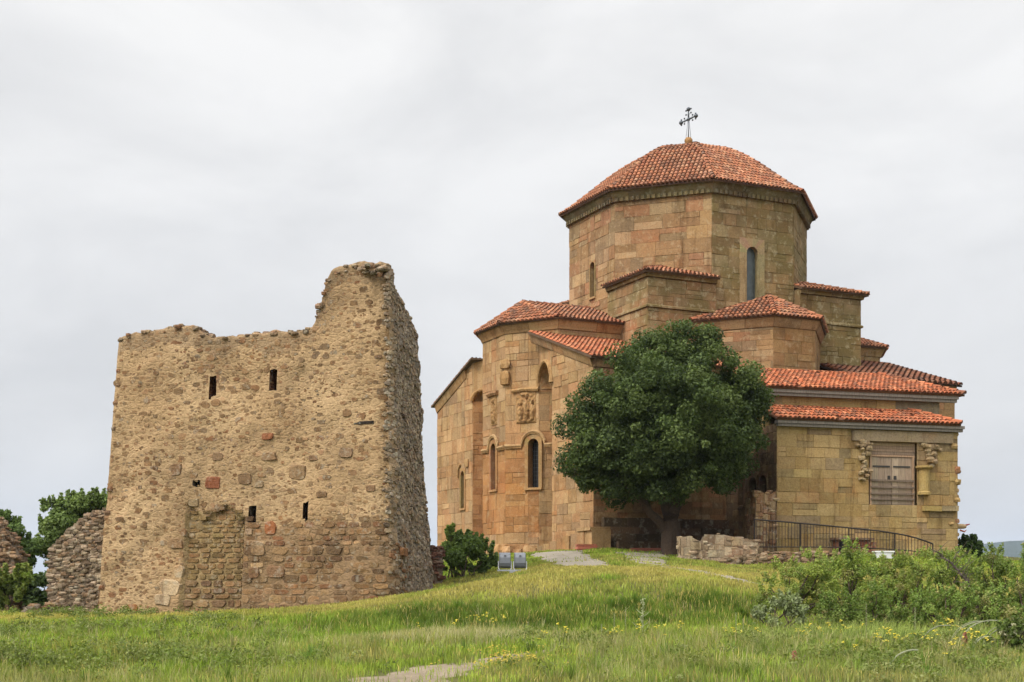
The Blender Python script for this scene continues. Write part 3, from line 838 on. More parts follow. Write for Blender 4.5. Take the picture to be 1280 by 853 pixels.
# chamber wings of the east facade
def rk(y): return 9.05+.333*(8.45-abs(y))
wg = MB(); wc = MB()
wall_seg(wg, (-9.95, 8.45), (-9.95, 3.84), GZ0, 9.0, PAL_E, rng, [(2.91, 3.4, 3.42, 5.44)] if False else [(8.45-5.03-.2, 3.55, 8.45-5.03+.2, 5.4)], top=(rk(8.45), rk(3.84)), course=(.42, .7), blk=(.5, 1.1))
wall_seg(wg, (-9.95, -4.75), (-9.95, -8.45), GZ0, 9.0, PAL_E, rng, [], top=(rk(4.75), rk(8.45)), course=(.42, .7), blk=(.5, 1.1), rough=.055)
wall_seg(wg, (-9.95, -8.45), (9.2, -8.45), GZ0, 9.05, PAL_D, rng, [], rough=.05)
wall_seg(wg, (9.2, -8.45), (9.2, 8.45), GZ0, 9.05, PAL_D, rng, plain=True)
wall_seg(wg, (9.2, 8.45), (-9.95, 8.45), GZ0, 9.05, PAL_D, rng, plain=True)
cb(wg, 'chamber_wall', M['church'])
o = window(church, *ppf((-9.95, 8.45), (-9.95, 4.75)), 8.45-5.03, 3.55, 5.4, .40, (.40, .25, .11), M['church'], rng, border=.14, depth=.4); o.location = hold
mbb = MB(); fr = ppf((-9.95, 8.45), (-9.95, 4.75)); uc = 8.45-5.03
for cx_, a0, a1 in ((uc-.05, .45, 1.0),):
    sweep_on_face(mbb, fr, [(uc-.55, 5.1), (uc-.5, 5.5), (uc-.25, 5.75)], .06, (.46, .3, .14), rng)
cb(mbb, 'carved_hood', M['church']); mbb = MB()
ctr = fr[0]+fr[1].normalized()*(uc+.55)+Vector((0, 0, 5.75))
mbb.rock(ctr+Vector((-.03, 0, 0)), (.22, .10, .22), (.42, .27, .12), rng, Vector((0, -1, 0)), Vector((0, 0, 1)), Vector((-1, 0, 0)))
cb(mbb, 'carved_boss', M['church'])
for seq in ([(-9.95, 8.45, 0), (-9.95, 4.5, .333*3.95)], [(-9.95, -2.75, .333*5.7), (-9.95, -8.45, 0)]):
    cornice(wc, seq, [(0, 8.62), (.05, 8.66), (.08, 8.74), (.16, 8.98), (.18, 9.08), (0, 9.1)], PAL_E, rng, 1.1)
cornice(wc, [(-9.95, -8.45), (9.2, -8.45)], [(0, 8.62), (.05, 8.66), (.08, 8.74), (.16, 8.98), (.18, 9.06), (0, 9.08)], PAL_E, rng, 1.2)
cb(wc, 'chamber_cornice', M['church'])
rf = MB()
ev = 8.45+.28; zt = lambda y: 9.13+.333*(8.45-abs(y))
NEp = [(-10.2, -ev, zt(ev)), (-3.4, -ev, zt(ev)), (-3.4, -2.85, zt(2.85)), (-10.2, -2.85, zt(2.85))]
tile_roof(rf, NEp, rng, pal=[(.55, .17, .07), (.60, .20, .085), (.48, .14, .06), (.62, .25, .12), (.50, .19, .09)])
SEp = [(-3.4, ev, zt(ev)), (-10.2, ev, zt(ev)), (-10.2, 3.48, zt(3.48)), (-3.4, 3.48, zt(3.48))]
tile_roof(rf, SEp, rng)
cb(rf, 'chamber_roof', M['tile'])
rf = MB()
NWp = [(3.4, -ev, zt(ev)), (9.4, -ev, zt(ev)), (9.4, -3.48, zt(3.48)), (3.4, -3.48, zt(3.48))]
tile_roof(rf, NWp, rng, du=.3)
SWp = [(9.4, ev, zt(ev)), (3.4, ev, zt(ev)), (3.4, 3.48, zt(3.48)), (9.4, 3.48, zt(3.48))]
tile_roof(rf, SWp, rng, du=.5, dv=.8)
o = cb(rf, 'chamber_roof', M['tile_brown']); o['label'] = 'brown weathered tiled roof slope'
wW, rW, cW = arm(1, False)
cb(wW, 'apse_wall', M['mossy']); cb(rW, 'apse_roof', M['tile']); cb(cW, 'apse_cornice', M['cornice'])
# north and south apses
for sy in (-1, 1):
    w = MB(); rf = MB(); co = MB()
    P = [(-3.5, sy*5.8), (-1.12, sy*8.5), (1.12, sy*8.5), (3.5, sy*5.8)]
    if sy > 0: P = P[::-1]
    if sy < 0:
        for i, (a, b) in enumerate(zip(P[:-1], P[1:])):
            wall_seg(w, a, b, 6.5, 11.05, PAL_D if i == 0 else [(.36, .225, .10), (.32, .20, .09), (.39, .25, .115)], rng, course=(.4, .7), blk=(.6, 1.3))
    else:
        for a, b in zip(P[:-1], P[1:]): wall_seg(w, a, b, 6.5, 11.05, PAL_D, rng, plain=True)
    cornice(co, P, [(0, 10.95), (.05, 10.98), (.09, 11.06), (.19, 11.30), (.21, 11.40), (0, 11.42)], PAL_D, rng, 1.2)
    e3 = [(q[0], q[1], 11.44) for q in offset_path(P, .30)]; apx = (0, sy*6.7, 12.68); rd = (0, sy*5.4, 12.68)
    for i in range(3):
        tile_roof(rf, [e3[i], e3[i+1], apx], rng)
    for i in (1, 2): ridge_tiles(rf, e3[i], apx, rng)
    tile_roof(rf, [e3[0], apx, rd], rng) if False else None
    for q in (e3[0], e3[3]):
        rf.poly([q, apx, rd], (.35, .13, .06)); ridge_tiles(rf, q, rd, rng)
    ridge_tiles(rf, apx, rd, rng)
    cb(w, 'apse_wall', M['drum'])
    cb(co, 'apse_cornice', M['drum']); cb(rf, 'apse_roof', M['tile'])
# stepped plinth below the shaded north wall and sloping ramp wall on the east
pl = MB(); dk = [(.16, .11, .07), (.19, .13, .08), (.13, .095, .06)]  # dark tones: the shade under the tree is put into the stone colour
for k, (z0, z1, out) in enumerate(((.6, 1.55, 1.5), (1.55, 1.85, 1.15), (1.85, 2.15, .75), (2.15, 2.55, .3))):
    x = -9.6
    while x < 3.:
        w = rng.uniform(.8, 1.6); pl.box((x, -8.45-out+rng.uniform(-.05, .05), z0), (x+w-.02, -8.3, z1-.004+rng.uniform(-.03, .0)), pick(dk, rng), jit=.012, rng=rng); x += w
cb(pl, 'stepped_plinth', M['rubble'])
rm = MB(); 
for k in range(9):
    y = -4.2-k*.62; zt_ = 1.25+.085*k*.62*1.6
    rm.box((-10.75+rng.uniform(-.04, .04), y-.61, .4), (-9.9, y, zt_+.10), pick(PAL_E, rng), jit=.015, rng=rng)
rm.box((-10.82, -9.75, 1.95), (-9.9, -8.6, 2.1), (.44, .30, .15), jit=.02, rng=rng)
cb(rm, 'ramp_wall', M['church'])
bs = MB()
for k in range(26):
    s = k/25; y = 8.4-16*s
    if -4.6 < y < 4.6: x = -10.75+(0 if abs(y) < 1.6 else (abs(y)-1.6)*.35)
    else: x = -10.1
    bs.rock((x, y, 1.2+rng.uniform(-.1, .25)), (.45, .25, .28), pick(PAL_E, rng), rng, Vector((0, -1, 0)), Vector((0, 0, 1)), Vector((-1, 0, 0)))
cb(bs, 'footing_stones', M['church'])

# ------------------------------------------------------------------ annex chapel
AR = R(16); AB = 1.0; A0 = Vector((10.41, 52.83, AB)); AWID = 8.17
annex = empty('annex', A0, AR, label='low yellow stone annex with two orange tiled roof slopes and shuttered window', cat='building')
ah = Vector((0, 0, -AB))
def ab(mb, name, mat, parent=None, smooth=False): return mb.build(name, mat, parent or annex, None if parent else ah, smooth)
def AX(px, py):                     # photo pixel on the annex front -> (x, z)
    rx = (px-640)/FPX; c, s = math.cos(AR), math.sin(AR)
    x = (rx*A0.y-A0.x)/(c-rx*s); return x, (HZ-py)/FPX*(A0.y+s*x)
rng = random.Random(21)
fw = MB()
h0 = AX(1086, 631); h1 = AX(1146, 551)
hole = (h0[0], h0[1], h1[0], h1[1])
wall_seg(fw, (0, 0), (AWID, 0), .3, 6.15, PAL_A, rng, [hole], course=(.34, .6), blk=(.5, 1.2))
wall_seg(fw, (0, 4.8), (0, 0), .3, 6.15, [(.20, .14, .08), (.24, .17, .09), (.17, .12, .075)], rng, [(1.4, 3.1, 1.9, 4.6), (2.4, 2.9, 3.1, 4.2), (3.3, 2.9, 4.0, 4.2)])  # left side wall: its shade is painted in with darker stone tones
ab(fw, 'front_wall', M['annex'])
for u, a, b, w in ((1.65, 3.1, 4.6, .5), (2.75, 2.9, 4.2, .7), (3.65, 2.9, 4.2, .7)):  # surrounds repeat the shade-darkened tone of the side wall
    o = window(annex, *ppf((0, 4.8), (0, 0)), u, a, b, w, (.2, .14, .08), M['annex'], rng, border=.06, depth=.3); o.location = ah
uw = MB()
wall_seg(uw, (0, 1.2), (AWID-.05, 1.2), 6.1, 7.55, PAL_A, rng, zone=lambda q: PAL_A if q[0] < 5.8 else [(.30, .25, .17), (.36, .29, .19)], course=(.5, .8), blk=(.5, 1.1))
wall_seg(uw, (0, 4.8), (0, 1.2), 6.1, 7.55, PAL_A, rng)
wall_seg(uw, (AWID-.05, 1.2), (AWID-.05, 4.8), 6.1, 7.55, PAL_A, rng)
ab(uw, 'upper_wall', M['annex'])
sw = MB()
wall_seg(sw, (AWID, 0), (AWID, 4.8), .3, 6.15, PAL_A, rng)
for k in range(46):
    z = rng.uniform(.5, 6.2); s = rng.uniform(.08, .17)
    sw.rock((AWID+rng.uniform(-.06, .01), rng.uniform(.02, .5), z), (s, s*.9, s*.75), pick([(.40, .22, .12), (.36, .27, .14), (.42, .31, .15), (.28, .18, .10)], rng), rng)
for px, py, s in ((1194, 558, .17), (1199, 603, .15), (1198, 625, .13), (1190, 655, .1)):
    x, z = AX(px, py); sw.rock((x-.07, .1, z), (s, .25, s*.8), pick(PAL_A, rng), rng)
ab(sw, 'side_wall', M['annex'])
sp = MB(); x, z = AX(1203, 658)
sp.lathe((0, 0, 0), [(.14, 0), (.13, .3), (.10, .42)], 10, (.5, .38, .22))
Mt = [Vector((x-.15+p[2], .2+p[0], z+p[1]*.8)) for p in sp.v]; sp.v = [tuple(p) for p in Mt]
sp.tube([(x+.25, .2, z+.04), (x+.48, .2, z+.1)], [.05, .02], 6, (.3, .05, .05)); sp.tube([(x, .15, z-.16), (x+.2, .15, z-.22), (x+.3, .15, z-.14)], [.04, .03, .01], 6, (.45, .12, .07))
ab(sp, 'water_spout', M['annex'])
# roofs and timber fascias
rf = MB(); e0, e1 = -.32, AWID+.22
zz = 6.34
e1 -= .28
tile_roof(rf, [(e0+.15, -.35, zz), (e1, -.35, zz), (e1-1.35, 1.18, zz+.66), (e0+.15, 1.18, zz+.66)], rng, skip=.015)
tile_roof(rf, [(e1, -.35, zz), (e1, 1.3, zz+.0), (e1-1.35, 1.18, zz+.66)], rng)
ridge_tiles(rf, (e1, -.35, zz), (e1-1.35, 1.18, zz+.66), rng)
ab(rf, 'pent_roof', M['tile_new'])
rf = MB(); zz = 7.74; e1 += .62
yb = 4.3; zb = 8.98
tile_roof(rf, [(e0, .82, zz), (e1+.35, .82, zz), (e1-1.6, yb, zb), (e0, yb, zb)], rng, skip=.015)
tile_roof(rf, [(e1+.35, .82, zz), (e1+.35, 5.0, zz), (e1-1.6, yb, zb)], rng)
ridge_tiles(rf, (e1+.35, .82, zz), (e1-1.6, yb, zb), rng)
ab(rf, 'main_roof', M['tile_new'])
wd = [(.20, .175, .145), (.25, .215, .18), (.16, .14, .115)]
for name, y, z0, z1, xa, xb in (('fascia_board', -.22, 6.03, 6.27, -.05, AWID+.1), ('fascia_board', .95, 7.40, 7.66, -.12, AWID+.62)):
    b = MB(); b.box((xa, y, z0), (xb, y+.16, (z0+z1)/2-.004), wd[0]); b.box((xa-.05, y-.06, (z0+z1)/2), (xb+.05, y+.16, z1), wd[1]); b.box((xa, y+.16, z0+.1), (xb, 1.5 if y > 0 else .1, z1-.01), wd[2])
    b.box((xa, y, z0+.02), (xa+.14, y+3, z1-.02), wd[1]) if y > 0 else None
    ab(b, name, M['wood'])
# lintel, shuttered window with boarding, corbels, column, ledge
b = MB(); x0, z0 = AX(1064, 551); x1, z1 = AX(1190, 542); b.box((x0, -.10, z0), (x1, .05, z1), (.42, .34, .22), jit=.01, rng=rng); ab(b, 'lintel', M['annex'])
win = MB()
n = 22
for k in range(n):
    za = h0[1]+(h1[1]-h0[1])*k/n; zb_ = h0[1]+(h1[1]-h0[1])*(k+1)/n
    win.box((h0[0], .12+rng.uniform(0, .015), za+.006), (h1[0], .18, zb_-.004), pick([(.36, .23, .13), (.30, .19, .11), (.40, .27, .16), (.27, .19, .125)], rng))
win.box((h0[0], .19, h0[1]), (h1[0], .25, h1[1]), (.05, .04, .03))
wino = ab(win, 'timber_window', M['wood'])
fx0, fz0 = AX(1090, 631); fx1, fz1 = AX(1141, 572)
fr_ = MB()
for lo, hi in (((fx0-.07, .02, fz0), (fx0, .13, fz1+.07)), ((fx1, .02, fz0), (fx1+.07, .13, fz1+.07)), ((fx0, .02, fz1), (fx1, .13, fz1+.07))): fr_.box(lo, hi, (.36, .23, .14))
fr_.build('window_frame', M['wood'], wino)
mx_ = (fx0+fx1)/2
for s in (0, 1):
    sh = MB(); a, b_ = (fx0, mx_) if s == 0 else (mx_, fx1)
    for k in range(3):
        xa = a+.01+(b_-a-.02)*k/3; sh.box((xa+.004, .05+rng.uniform(0, .008), fz0+.02), (xa+(b_-a-.02)/3-.004, .11, fz1-.02), pick([(.29, .215, .15), (.36, .26, .18), (.24, .185, .135)], rng))
    sh.build('shutter', M['wood'], wino)
    hg = MB(); hz_ = fz1-.42
    hg.box((a+.06, .03, hz_), (b_-.1, .048, hz_+.06), (.06, .055, .05)); hg.box((mx_+(-.2 if s == 0 else .08), .03, fz0+1.0), (mx_+(-.08 if s == 0 else .2), .048, fz0+1.18), (.05, .045, .04))
    hg.build('hinge_strap', M['iron'], wino)
rl = MB()
for q in (.95, .68, .42, .2): rl.box((fx0-.05, -.03, fz0+q), (fx1+.05, .02, fz0+q+.07), (.17, .125, .09))
rl.build('window_rail', M['wood'], wino)
for pts in ([(1078, 555, .3), (1074, 560, .2), (1084, 558, .22), (1080, 570, .22), (1082, 580, .18), (1076, 586, .2), (1083, 590, .16), (1078, 597, .2), (1075, 592, .14)], [(1162, 557, .35), (1152, 558, .25), (1170, 560, .25), (1162, 567, .3), (1165, 576, .24), (1160, 580, .16)]):
    b = MB()
    for px, py, s in [(a+rng.uniform(-4, 4), c+rng.uniform(-3, 3), e*rng.uniform(.35, .75)) for a, c, e in pts*3]:
        x, z = AX(px, py); b.rock((x, -.02, z), (s, .12+.1*rng.random(), s*.75), pick([(.40, .31, .18), (.34, .26, .15), (.46, .36, .2)], rng), rng)
    ab(b, 'broken_corbel', M['rubble'])
x0, z0 = AX(1153, 619); x1, z1 = AX(1153, 583)
b = MB(); b.lathe((x0, -.12, z0), [(.28, 0), (.28, .1), (.22, .14), (.22, z1-z0-.16), (.28, z1-z0-.12), (.34, z1-z0-.08), (.34, z1-z0)], 14, (.46, .35, .14)); ab(b, 'engaged_column', M['annex'], smooth=False)
b = MB(); x0, z0 = AX(1152, 639); x1, z1 = AX(1195, 633); b.box((x0, -.22, z0), ((x0+x1)/2-.01, .03, z1), (.46, .35, .13), jit=.015, rng=rng); b.box(((x0+x1)/2+.01, -.2, z0+.02), (x1, .03, z1), (.38, .31, .18), jit=.015, rng=rng); ab(b, 'stone_ledge', M['annex'])
# low brick hatch at the foot of the annex wall
b = MB(); x0, z0 = AX(1040, 694); x1, z1 = AX(1083, 674)
b.box((x0, -.35, z0-.3), (x1, .02, z1-.05), (.28, .13, .08)); b.box((x0-.1, -.45, z1-.05), (x1+.1, .02, z1+.03), (.25, .16, .10)); b.box((x0+.12, -.37, z0+.1), (x0+.6, -.34, z1-.12), (.02, .02, .02))  # last box: near-black slab painting in the shade of the opening
for k in range(5):
    for j in range(6): b.box((x0+.7+j*.18, -.37, z0-.2+k*.15), (x0+.86+j*.18, -.34, z0-.08+k*.15), pick([(.34, .14, .08), (.28, .11, .07), (.38, .2, .12)], rng))
ab(b, 'brick_hatch', M['rubble'])

# ------------------------------------------------------------------ ruined tower
TR = R(-12); T0 = Vector((-12.94, 42.0, -1.6)); TL = 9.65     # origin: front left foot
tower = empty('ruined_tower', T0, TR, label='tall ruined rubble stone tower with broken top and narrow slits', cat='ruin')
cT, sT = math.cos(TR), math.sin(TR)
def TX(px, py):                     # photo pixel on the tower front -> (s, z)
    rx = (px-640)/FPX; s = (rx*T0.y-T0.x)/(cT-rx*sT); return s, (HZ-py)/FPX*(T0.y+sT*s)
top_px = [(118,420),(145,418),(160,412),(190,409),(215,404),(235,405),(250,416),(265,421),(285,418),(310,416),(330,412),(345,413),(370,411),(386,404),(391,385),(396,368),(401,345),(408,334),(430,327),(455,323),(472,324),(486,329),(500,334)]
def unlean(s, z):                   # front columns lean inwards with height on the left
    k = (z+1.0)*.058; return (s-k)/(TL-k)*TL if s < TL else s
top_s = [(unlean(*TX(*p)), TX(*p)[1]) for p in top_px]
def Hfront(s):
    for (a, za), (b, zb) in zip(top_s[:-1], top_s[1:]):
        if a <= s <= b: return za+(zb-za)*(s-a)/max(b-a, 1e-6)
    return top_s[0][1] if s < top_s[0][0] else top_s[-1][1]
SIDE = [(0, 9.45), (.6, 9.4), (1.2, 9.32), (2.0, 9.18), (2.8, 8.95), (3.5, 8.68), (4.35, 8.1)]
def Hside(n): return float(np.interp(n, [a for a, _ in SIDE], [b for _, b in SIDE]))
SL, THK = 4.35, 1.35
slits = [(256, 469, 264.5, 496), (333.5, 461, 342, 489), (310.5, 633, 318, 655), (376, 627, 383.5, 650), (238, 600, 245, 607)]
slit_sz = []
for a, b, c, d in slits:
    s0, z1 = TX(a, b); s1, z0 = TX(c, d); slit_sz.append((unlean(s0, z1), z0, unlean(s1, z1), z1))
DOOR = (unlean(*TX(228, 700)), -2, unlean(*TX(301, 700)), TX(260, 640)[1])
def fbm(p, o=4):
    return mnoise.fractal(Vector(p), .9, 2.1, o)
def tsurf(x, y, z, nx_, ny_, s, side, n_=0):
    """displaced outer surface of the tower in its own frame (z absolute)"""
    lean = (z+1.0)
    kx = lean*.058*max(0, 1-s/TL)                      # left edge leans right
    if side: kx -= lean*.061*min(1, n_/2.)+.35*max(0, .22-(z+1)/12)*-1
    a = .09*fbm((x*.5, y*.5+7, z*.5))+.02*fbm((x*2.6, y*2.6, z*2.6), 3)
    if side: a += .08*fbm((x*1.9+5, y*1.9, z*1.9), 4)
    if not side:
        if DOOR[0] < s < DOOR[2] and z < DOOR[3]+.18*math.sin(s*5)+.12*fbm((s*2, 0, 1)): a -= .15
        if s > DOOR[2] and z < 1.1+.35*fbm((s*.8, 2, 0)): a += .05
    yb = .045*lean                                       # batter of the front
    return Vector((x+kx+nx_*a, y+(yb if not side else 0)+ny_*a, z))
path_pts = []                                            # (x,y,nx,ny,s,side,n,H)
rad = .75
st = .085
for i in range(17): path_pts.append((0, THK*(1-i/17), -1, 0, 0, False, 0, Hfront(0.02)-.1))
nF = int((TL-rad)/st)
for i in range(nF+1):
    x = (TL-rad)*i/nF; path_pts.append((x, 0, 0, -1, x, False, 0, Hfront(x)))
for i in range(1, 12):
    a = math.pi/2*i/12; path_pts.append((TL-rad+rad*math.sin(a), rad-rad*math.cos(a), math.sin(a), -math.cos(a), TL-rad+rad*math.sin(a), i > 5, rad*(1-math.cos(a)), Hfront(TL-rad+rad*math.sin(a)) if i < 6 else Hside(rad*(1-math.cos(a)))))
nS = int((SL-rad)/st)
for i in range(nS+1):
    n_ = rad+(SL-rad)*i/nS; path_pts.append((TL, n_, 1, 0, TL, True, n_, Hside(n_)))
for i in range(1, 12): path_pts.append((TL-THK*i/12, SL, 0, 1, TL, True, SL, Hside(SL)))
nI = int((SL-THK)/.2)
for i in range(nI+1):
    n_ = SL-(SL-THK)*i/nI; path_pts.append((TL-THK, n_, -1, 0, TL, True, n_, Hside(n_)-.2))
nB = int((TL-THK)/.15)
for i in range(1, nB):
    x = (TL-THK)*(1-i/nB); path_pts.append((x, THK, 0, 1, x, False, 0, Hfront(x)-.15))
tb = MB(); NV = 118; ZB = -1.9; cols = []
rng = random.Random(5)
PLA = [(.54, .378, .196), (.58, .413, .224), (.485, .33, .165), (.415, .275, .136)]
for (x, y, nx_, ny_, s, side, n_, H) in path_pts:
    Hj = H+.10*fbm((s*2.2, n_*2.2, 3.3), 3)
    cols.append([tb.vert(tsurf(x, y, ZB+(Hj-ZB)*j/NV, nx_, ny_, s, side, n_)) for j in range(NV+1)])
nP = len(cols)
def rubble_zone(s, z): return s > DOOR[2]-.1 and z < TX(380, 652)[1]-.25*math.sin(s*1.3)+.55*mnoise.noise(Vector((s*1.1, z*.4, 5)))+.25*mnoise.noise(Vector((s*4, z*2, 6)))-.35*max(0, s-8)
for i in range(nP):
    k = (i+1) % nP; pp = path_pts[i]
    for j in range(NV):
        z = ZB+(pp[7]-ZB)*(j+.5)/NV; s = (pp[4]+path_pts[k][4])/2
        if pp[3] != 0 and not pp[5]:
            if any(a-.01 < s < c+.01 and b < z < d for a, b, c, d in slit_sz): continue
        if pp[5]: c = (.30, .255, .195) if pp[6] > .5 else (.40, .29, .17)
        elif DOOR[0] < s < DOOR[2] and z < DOOR[3]: c = (.36, .26, .125)
        elif rubble_zone(s, z): c = (.30, .20, .105)
        else: c = PLA[0]; m_ = .5+.5*mnoise.noise(Vector((s*.5, z*.5, 9))); c = tuple(a*(1-m_)+b*m_ for a, b in zip(PLA[1], PLA[3]))
        if pp[7]-z < .55+.5*mnoise.noise(Vector((s, 3, 1))): c = tuple(a*.6+b*.4 for a, b in zip(c, (.20, .15, .10)))
        tb.face((cols[i][j], cols[k][j], cols[k][j+1], cols[i][j+1]), c)
# wall head: bridge outer top to inner top
out_n = 17+nF+1+11+nS+1; topv = [c[-1] for c in cols]
ctr_top = []
inn = topv[out_n+11:]
# strip between outer line (skipping left side) and reversed inner line
outer_line = topv[17:out_n]; inner_line = inn[::-1]
ikey = [path_pts[q] for q in range(out_n+11, nP)][::-1]
def imatch(pp):
    best = 0; bd = 1e9
    for q, k in enumerate(ikey):
        d_ = math.hypot(k[0]-min(pp[0], TL-THK), k[1]-max(pp[1], THK))
        if d_ < bd: bd = d_; best = q
    return best
for q in range(len(outer_line)-1):
    a, b = imatch(path_pts[17+q]), imatch(path_pts[18+q])
    if a == b: tb.face((outer_line[q], outer_line[q+1], inner_line[a]), (.25, .19, .12))
    else: tb.face((outer_line[q], outer_line[q+1], inner_line[b], inner_line[a]), (.25, .19, .12))
th = Vector((0, 0, -T0.z))
wall_o = tb.build('masonry', M['plaster'], tower, th, True)
# slit linings
for k, (a, b, c, d) in enumerate(slit_sz):
    m = MB(); x0, x1 = a-.02, c+.02
    kx = (b+d+2)/2*.058*max(0, 1-((a+c)/2)/TL); y0 = .045*((b+d)/2+1)+.04
    thru = k < 1
    x0 += kx; x1 += kx; dd = THK+.1 if thru else .9
    cc = (.20, .10, .06) if k < 2 else (.14, .10, .065)
    for q in ([(x0, y0, b), (x0, dd, b), (x0, dd, d), (x0, y0, d)], [(x1, y0, b), (x1, y0, d), (x1, dd, d), (x1, dd, b)],
              [(x0, y0, b), (x1, y0, b), (x1, dd, b), (x0, dd, b)], [(x0, y0, d), (x0, dd, d), (x1, dd, d), (x1, y0, d)]): m.poly(q, cc)
    if not thru: m.poly([(x0, dd, b), (x1, dd, b), (x1, dd, d), (x0, dd, d)], (.03, .025, .02))  # near-black back paints in the unlit depth of the slit
    if k < 2:
        for e in range(9):
            zq = b-.05+(d-b+.1)*e/9
            for sx, xe in ((-1, x0), (1, x1)):
                w_ = rng.uniform(.06, .12); m.box((xe-(w_ if sx < 0 else 0), y0-.045, zq+.008), (xe+(w_ if sx > 0 else 0), y0+.3, zq+(d-b+.1)/9-.008), pick([(.34, .19, .11), (.40, .25, .14), (.30, .18, .10)], rng), jit=.008, rng=rng)
    m.build('slit_window' if k < 4 else 'putlog_hole', M['rubble'], tower, th)
# stones set in the plaster
st_m = MB()
def skin(s, n_, side):
    """plan point and normal on the outer face, following the rounded corner"""
    if side:
        if n_ >= rad: return TL, n_, 1, 0
        a = math.acos(max(-1, 1-n_/rad))
    else:
        if s <= TL-rad: return s, 0, 0, -1
        a = math.asin(min(1, (s-TL+rad)/rad))
    return TL-rad+rad*math.sin(a), rad-rad*math.cos(a), math.sin(a), -math.cos(a)
def stone_on(s, z, w, h, c, proud=.05, side=False, n_=0, square=.5):
    x, y, nx_, ny_ = skin(s, n_, side)
    C0 = tsurf(x, y, z, nx_, ny_, s, side, n_)
    V_ = Vector((0, 0, 1)); N_ = Vector((nx_, ny_, 0)); U_ = Vector((-ny_, nx_, 0))
    K = 9; ro = []; ri = []; ph = rng.uniform(0, 6.28)
    ee = 1-square*.6
    for k in range(K):
        a = 2*math.pi*k/K+ph*.1; ca_, sa_ = math.cos(a), math.sin(a)
        e = rng.uniform(.85, 1.1)
        du, dv = math.copysign(abs(ca_)**ee, ca_)*w/2*e, math.copysign(abs(sa_)**ee, sa_)*h/2*e
        ro.append(st_m.vert(C0+U_*du+V_*dv-N_*.05)); ri.append(st_m.vert(C0+U_*du*.84+V_*dv*.8+N_*(proud*rng.uniform(.7, 1.2))))
    for k in range(K): st_m.face((ro[k], ro[(k+1) % K], ri[(k+1) % K], ri[k]), tuple(x*.85 for x in c))
    st_m.face(ri, c)
BR = [(.22, .14, .075), (.27, .17, .09), (.18, .115, .065), (.32, .20, .105), (.26, .135, .07), (.36, .235, .125), (.21, .155, .10)]
BRD = [(.24, .155, .08), (.29, .185, .09), (.20, .13, .072), (.34, .22, .11), (.28, .15, .075), (.38, .255, .135), (.25, .17, .095)]
OLV = [(.31, .22, .10), (.27, .195, .09), (.35, .255, .12), (.23, .165, .08), (.29, .19, .09)]
GRY = [(.42, .36, .27), (.33, .275, .20), (.52, .46, .36), (.25, .20, .145), (.40, .30, .20), (.46, .37, .25)]
def hole_at(s, z, m=.05): return any(a-m < s < c+m and b-m < z < d+m for a, b, c, d in slit_sz)
placed = []
for px, py, w, h, c in ((262, 603, 24, 19, (.33, .13, .065)), (303, 598, 20, 17, (.27, .18, .10)), (215, 587, 20, 17, (.28, .19, .11)), (368, 590, 24, 22, (.34, .235, .13)), (429, 565, 20, 14, (.33, .23, .14)), (331, 545, 18, 10, (.36, .16, .08)), (268, 570, 16, 12, (.31, .21, .12)), (333, 570, 22, 12, (.33, .22, .12)), (388, 572, 14, 8, (.28, .18, .1)), (461, 610, 14, 9, (.28, .18, .1)), (336, 661, 18, 19, (.36, .165, .075)), (322, 686, 20, 20, (.36, .25, .14)), (345, 715, 26, 16, (.29, .18, .1)), (317, 717, 16, 16, (.25, .15, .08)), (166, 760, 16, 12, (.37, .175, .07)), (495, 690, 26, 12, (.36, .185, .085)), (218, 680, 20, 14, (.33, .22, .12)), (213, 735, 30, 24, (.58, .46, .29)), (204, 750, 26, 16, (.60, .48, .31)), (222, 715, 14, 18, (.52, .40, .24)), (310, 665, 10, 10, (.5, .37, .24)), (238, 628, 16, 12, (.33, .25, .14)), (250, 657, 22, 14, (.30, .23, .12)), (236, 655, 14, 12, (.33, .26, .15)), (320, 605, 14, 10, (.37, .28, .17)), (400, 618, 16, 9, (.30, .2, .11))):
    s, z = TX(px, py); s = unlean(s, z); ww, hh = w/40., h/40.
    stone_on(s, z, ww, hh, c, .045, square=.85); placed.append((s, z, max(ww, hh)*.5))
# blocked doorway: flat courses
z = -1.6
while z < DOOR[3]-.05:
    h = rng.uniform(.10, .2)*(1.35 if z < 0 else 1); s = DOOR[0]+.03
    while s < DOOR[2]-.05:
        w = min(rng.uniform(.22, .55), DOOR[2]-s); c = pick(OLV if z > -.2 else BRD, rng)
        stone_on(s+w/2, z+h/2, w*.96, h*.93, c, .04, square=.8); s += w
    z += h
# dark coursed masonry, lower right
z = -1.6
while z < 2.3:
    h = rng.uniform(.15, .3); s = DOOR[2]+.05
    while s < TL-.5:
        w = rng.uniform(.2, .62)
        if rubble_zone(s, z) and not hole_at(s, z) and rng.random() < .93 and all(math.hypot(s+w/2-a, z+h/2-b) > r*.8 for a, b, r in placed):
            stone_on(s+w/2, z+h/2, w*1.0, h*1.0, pick(BRD if rng.random() < .95 else PLA, rng, .2), rng.uniform(.008, .03), square=.6)
        s += w
    z += h
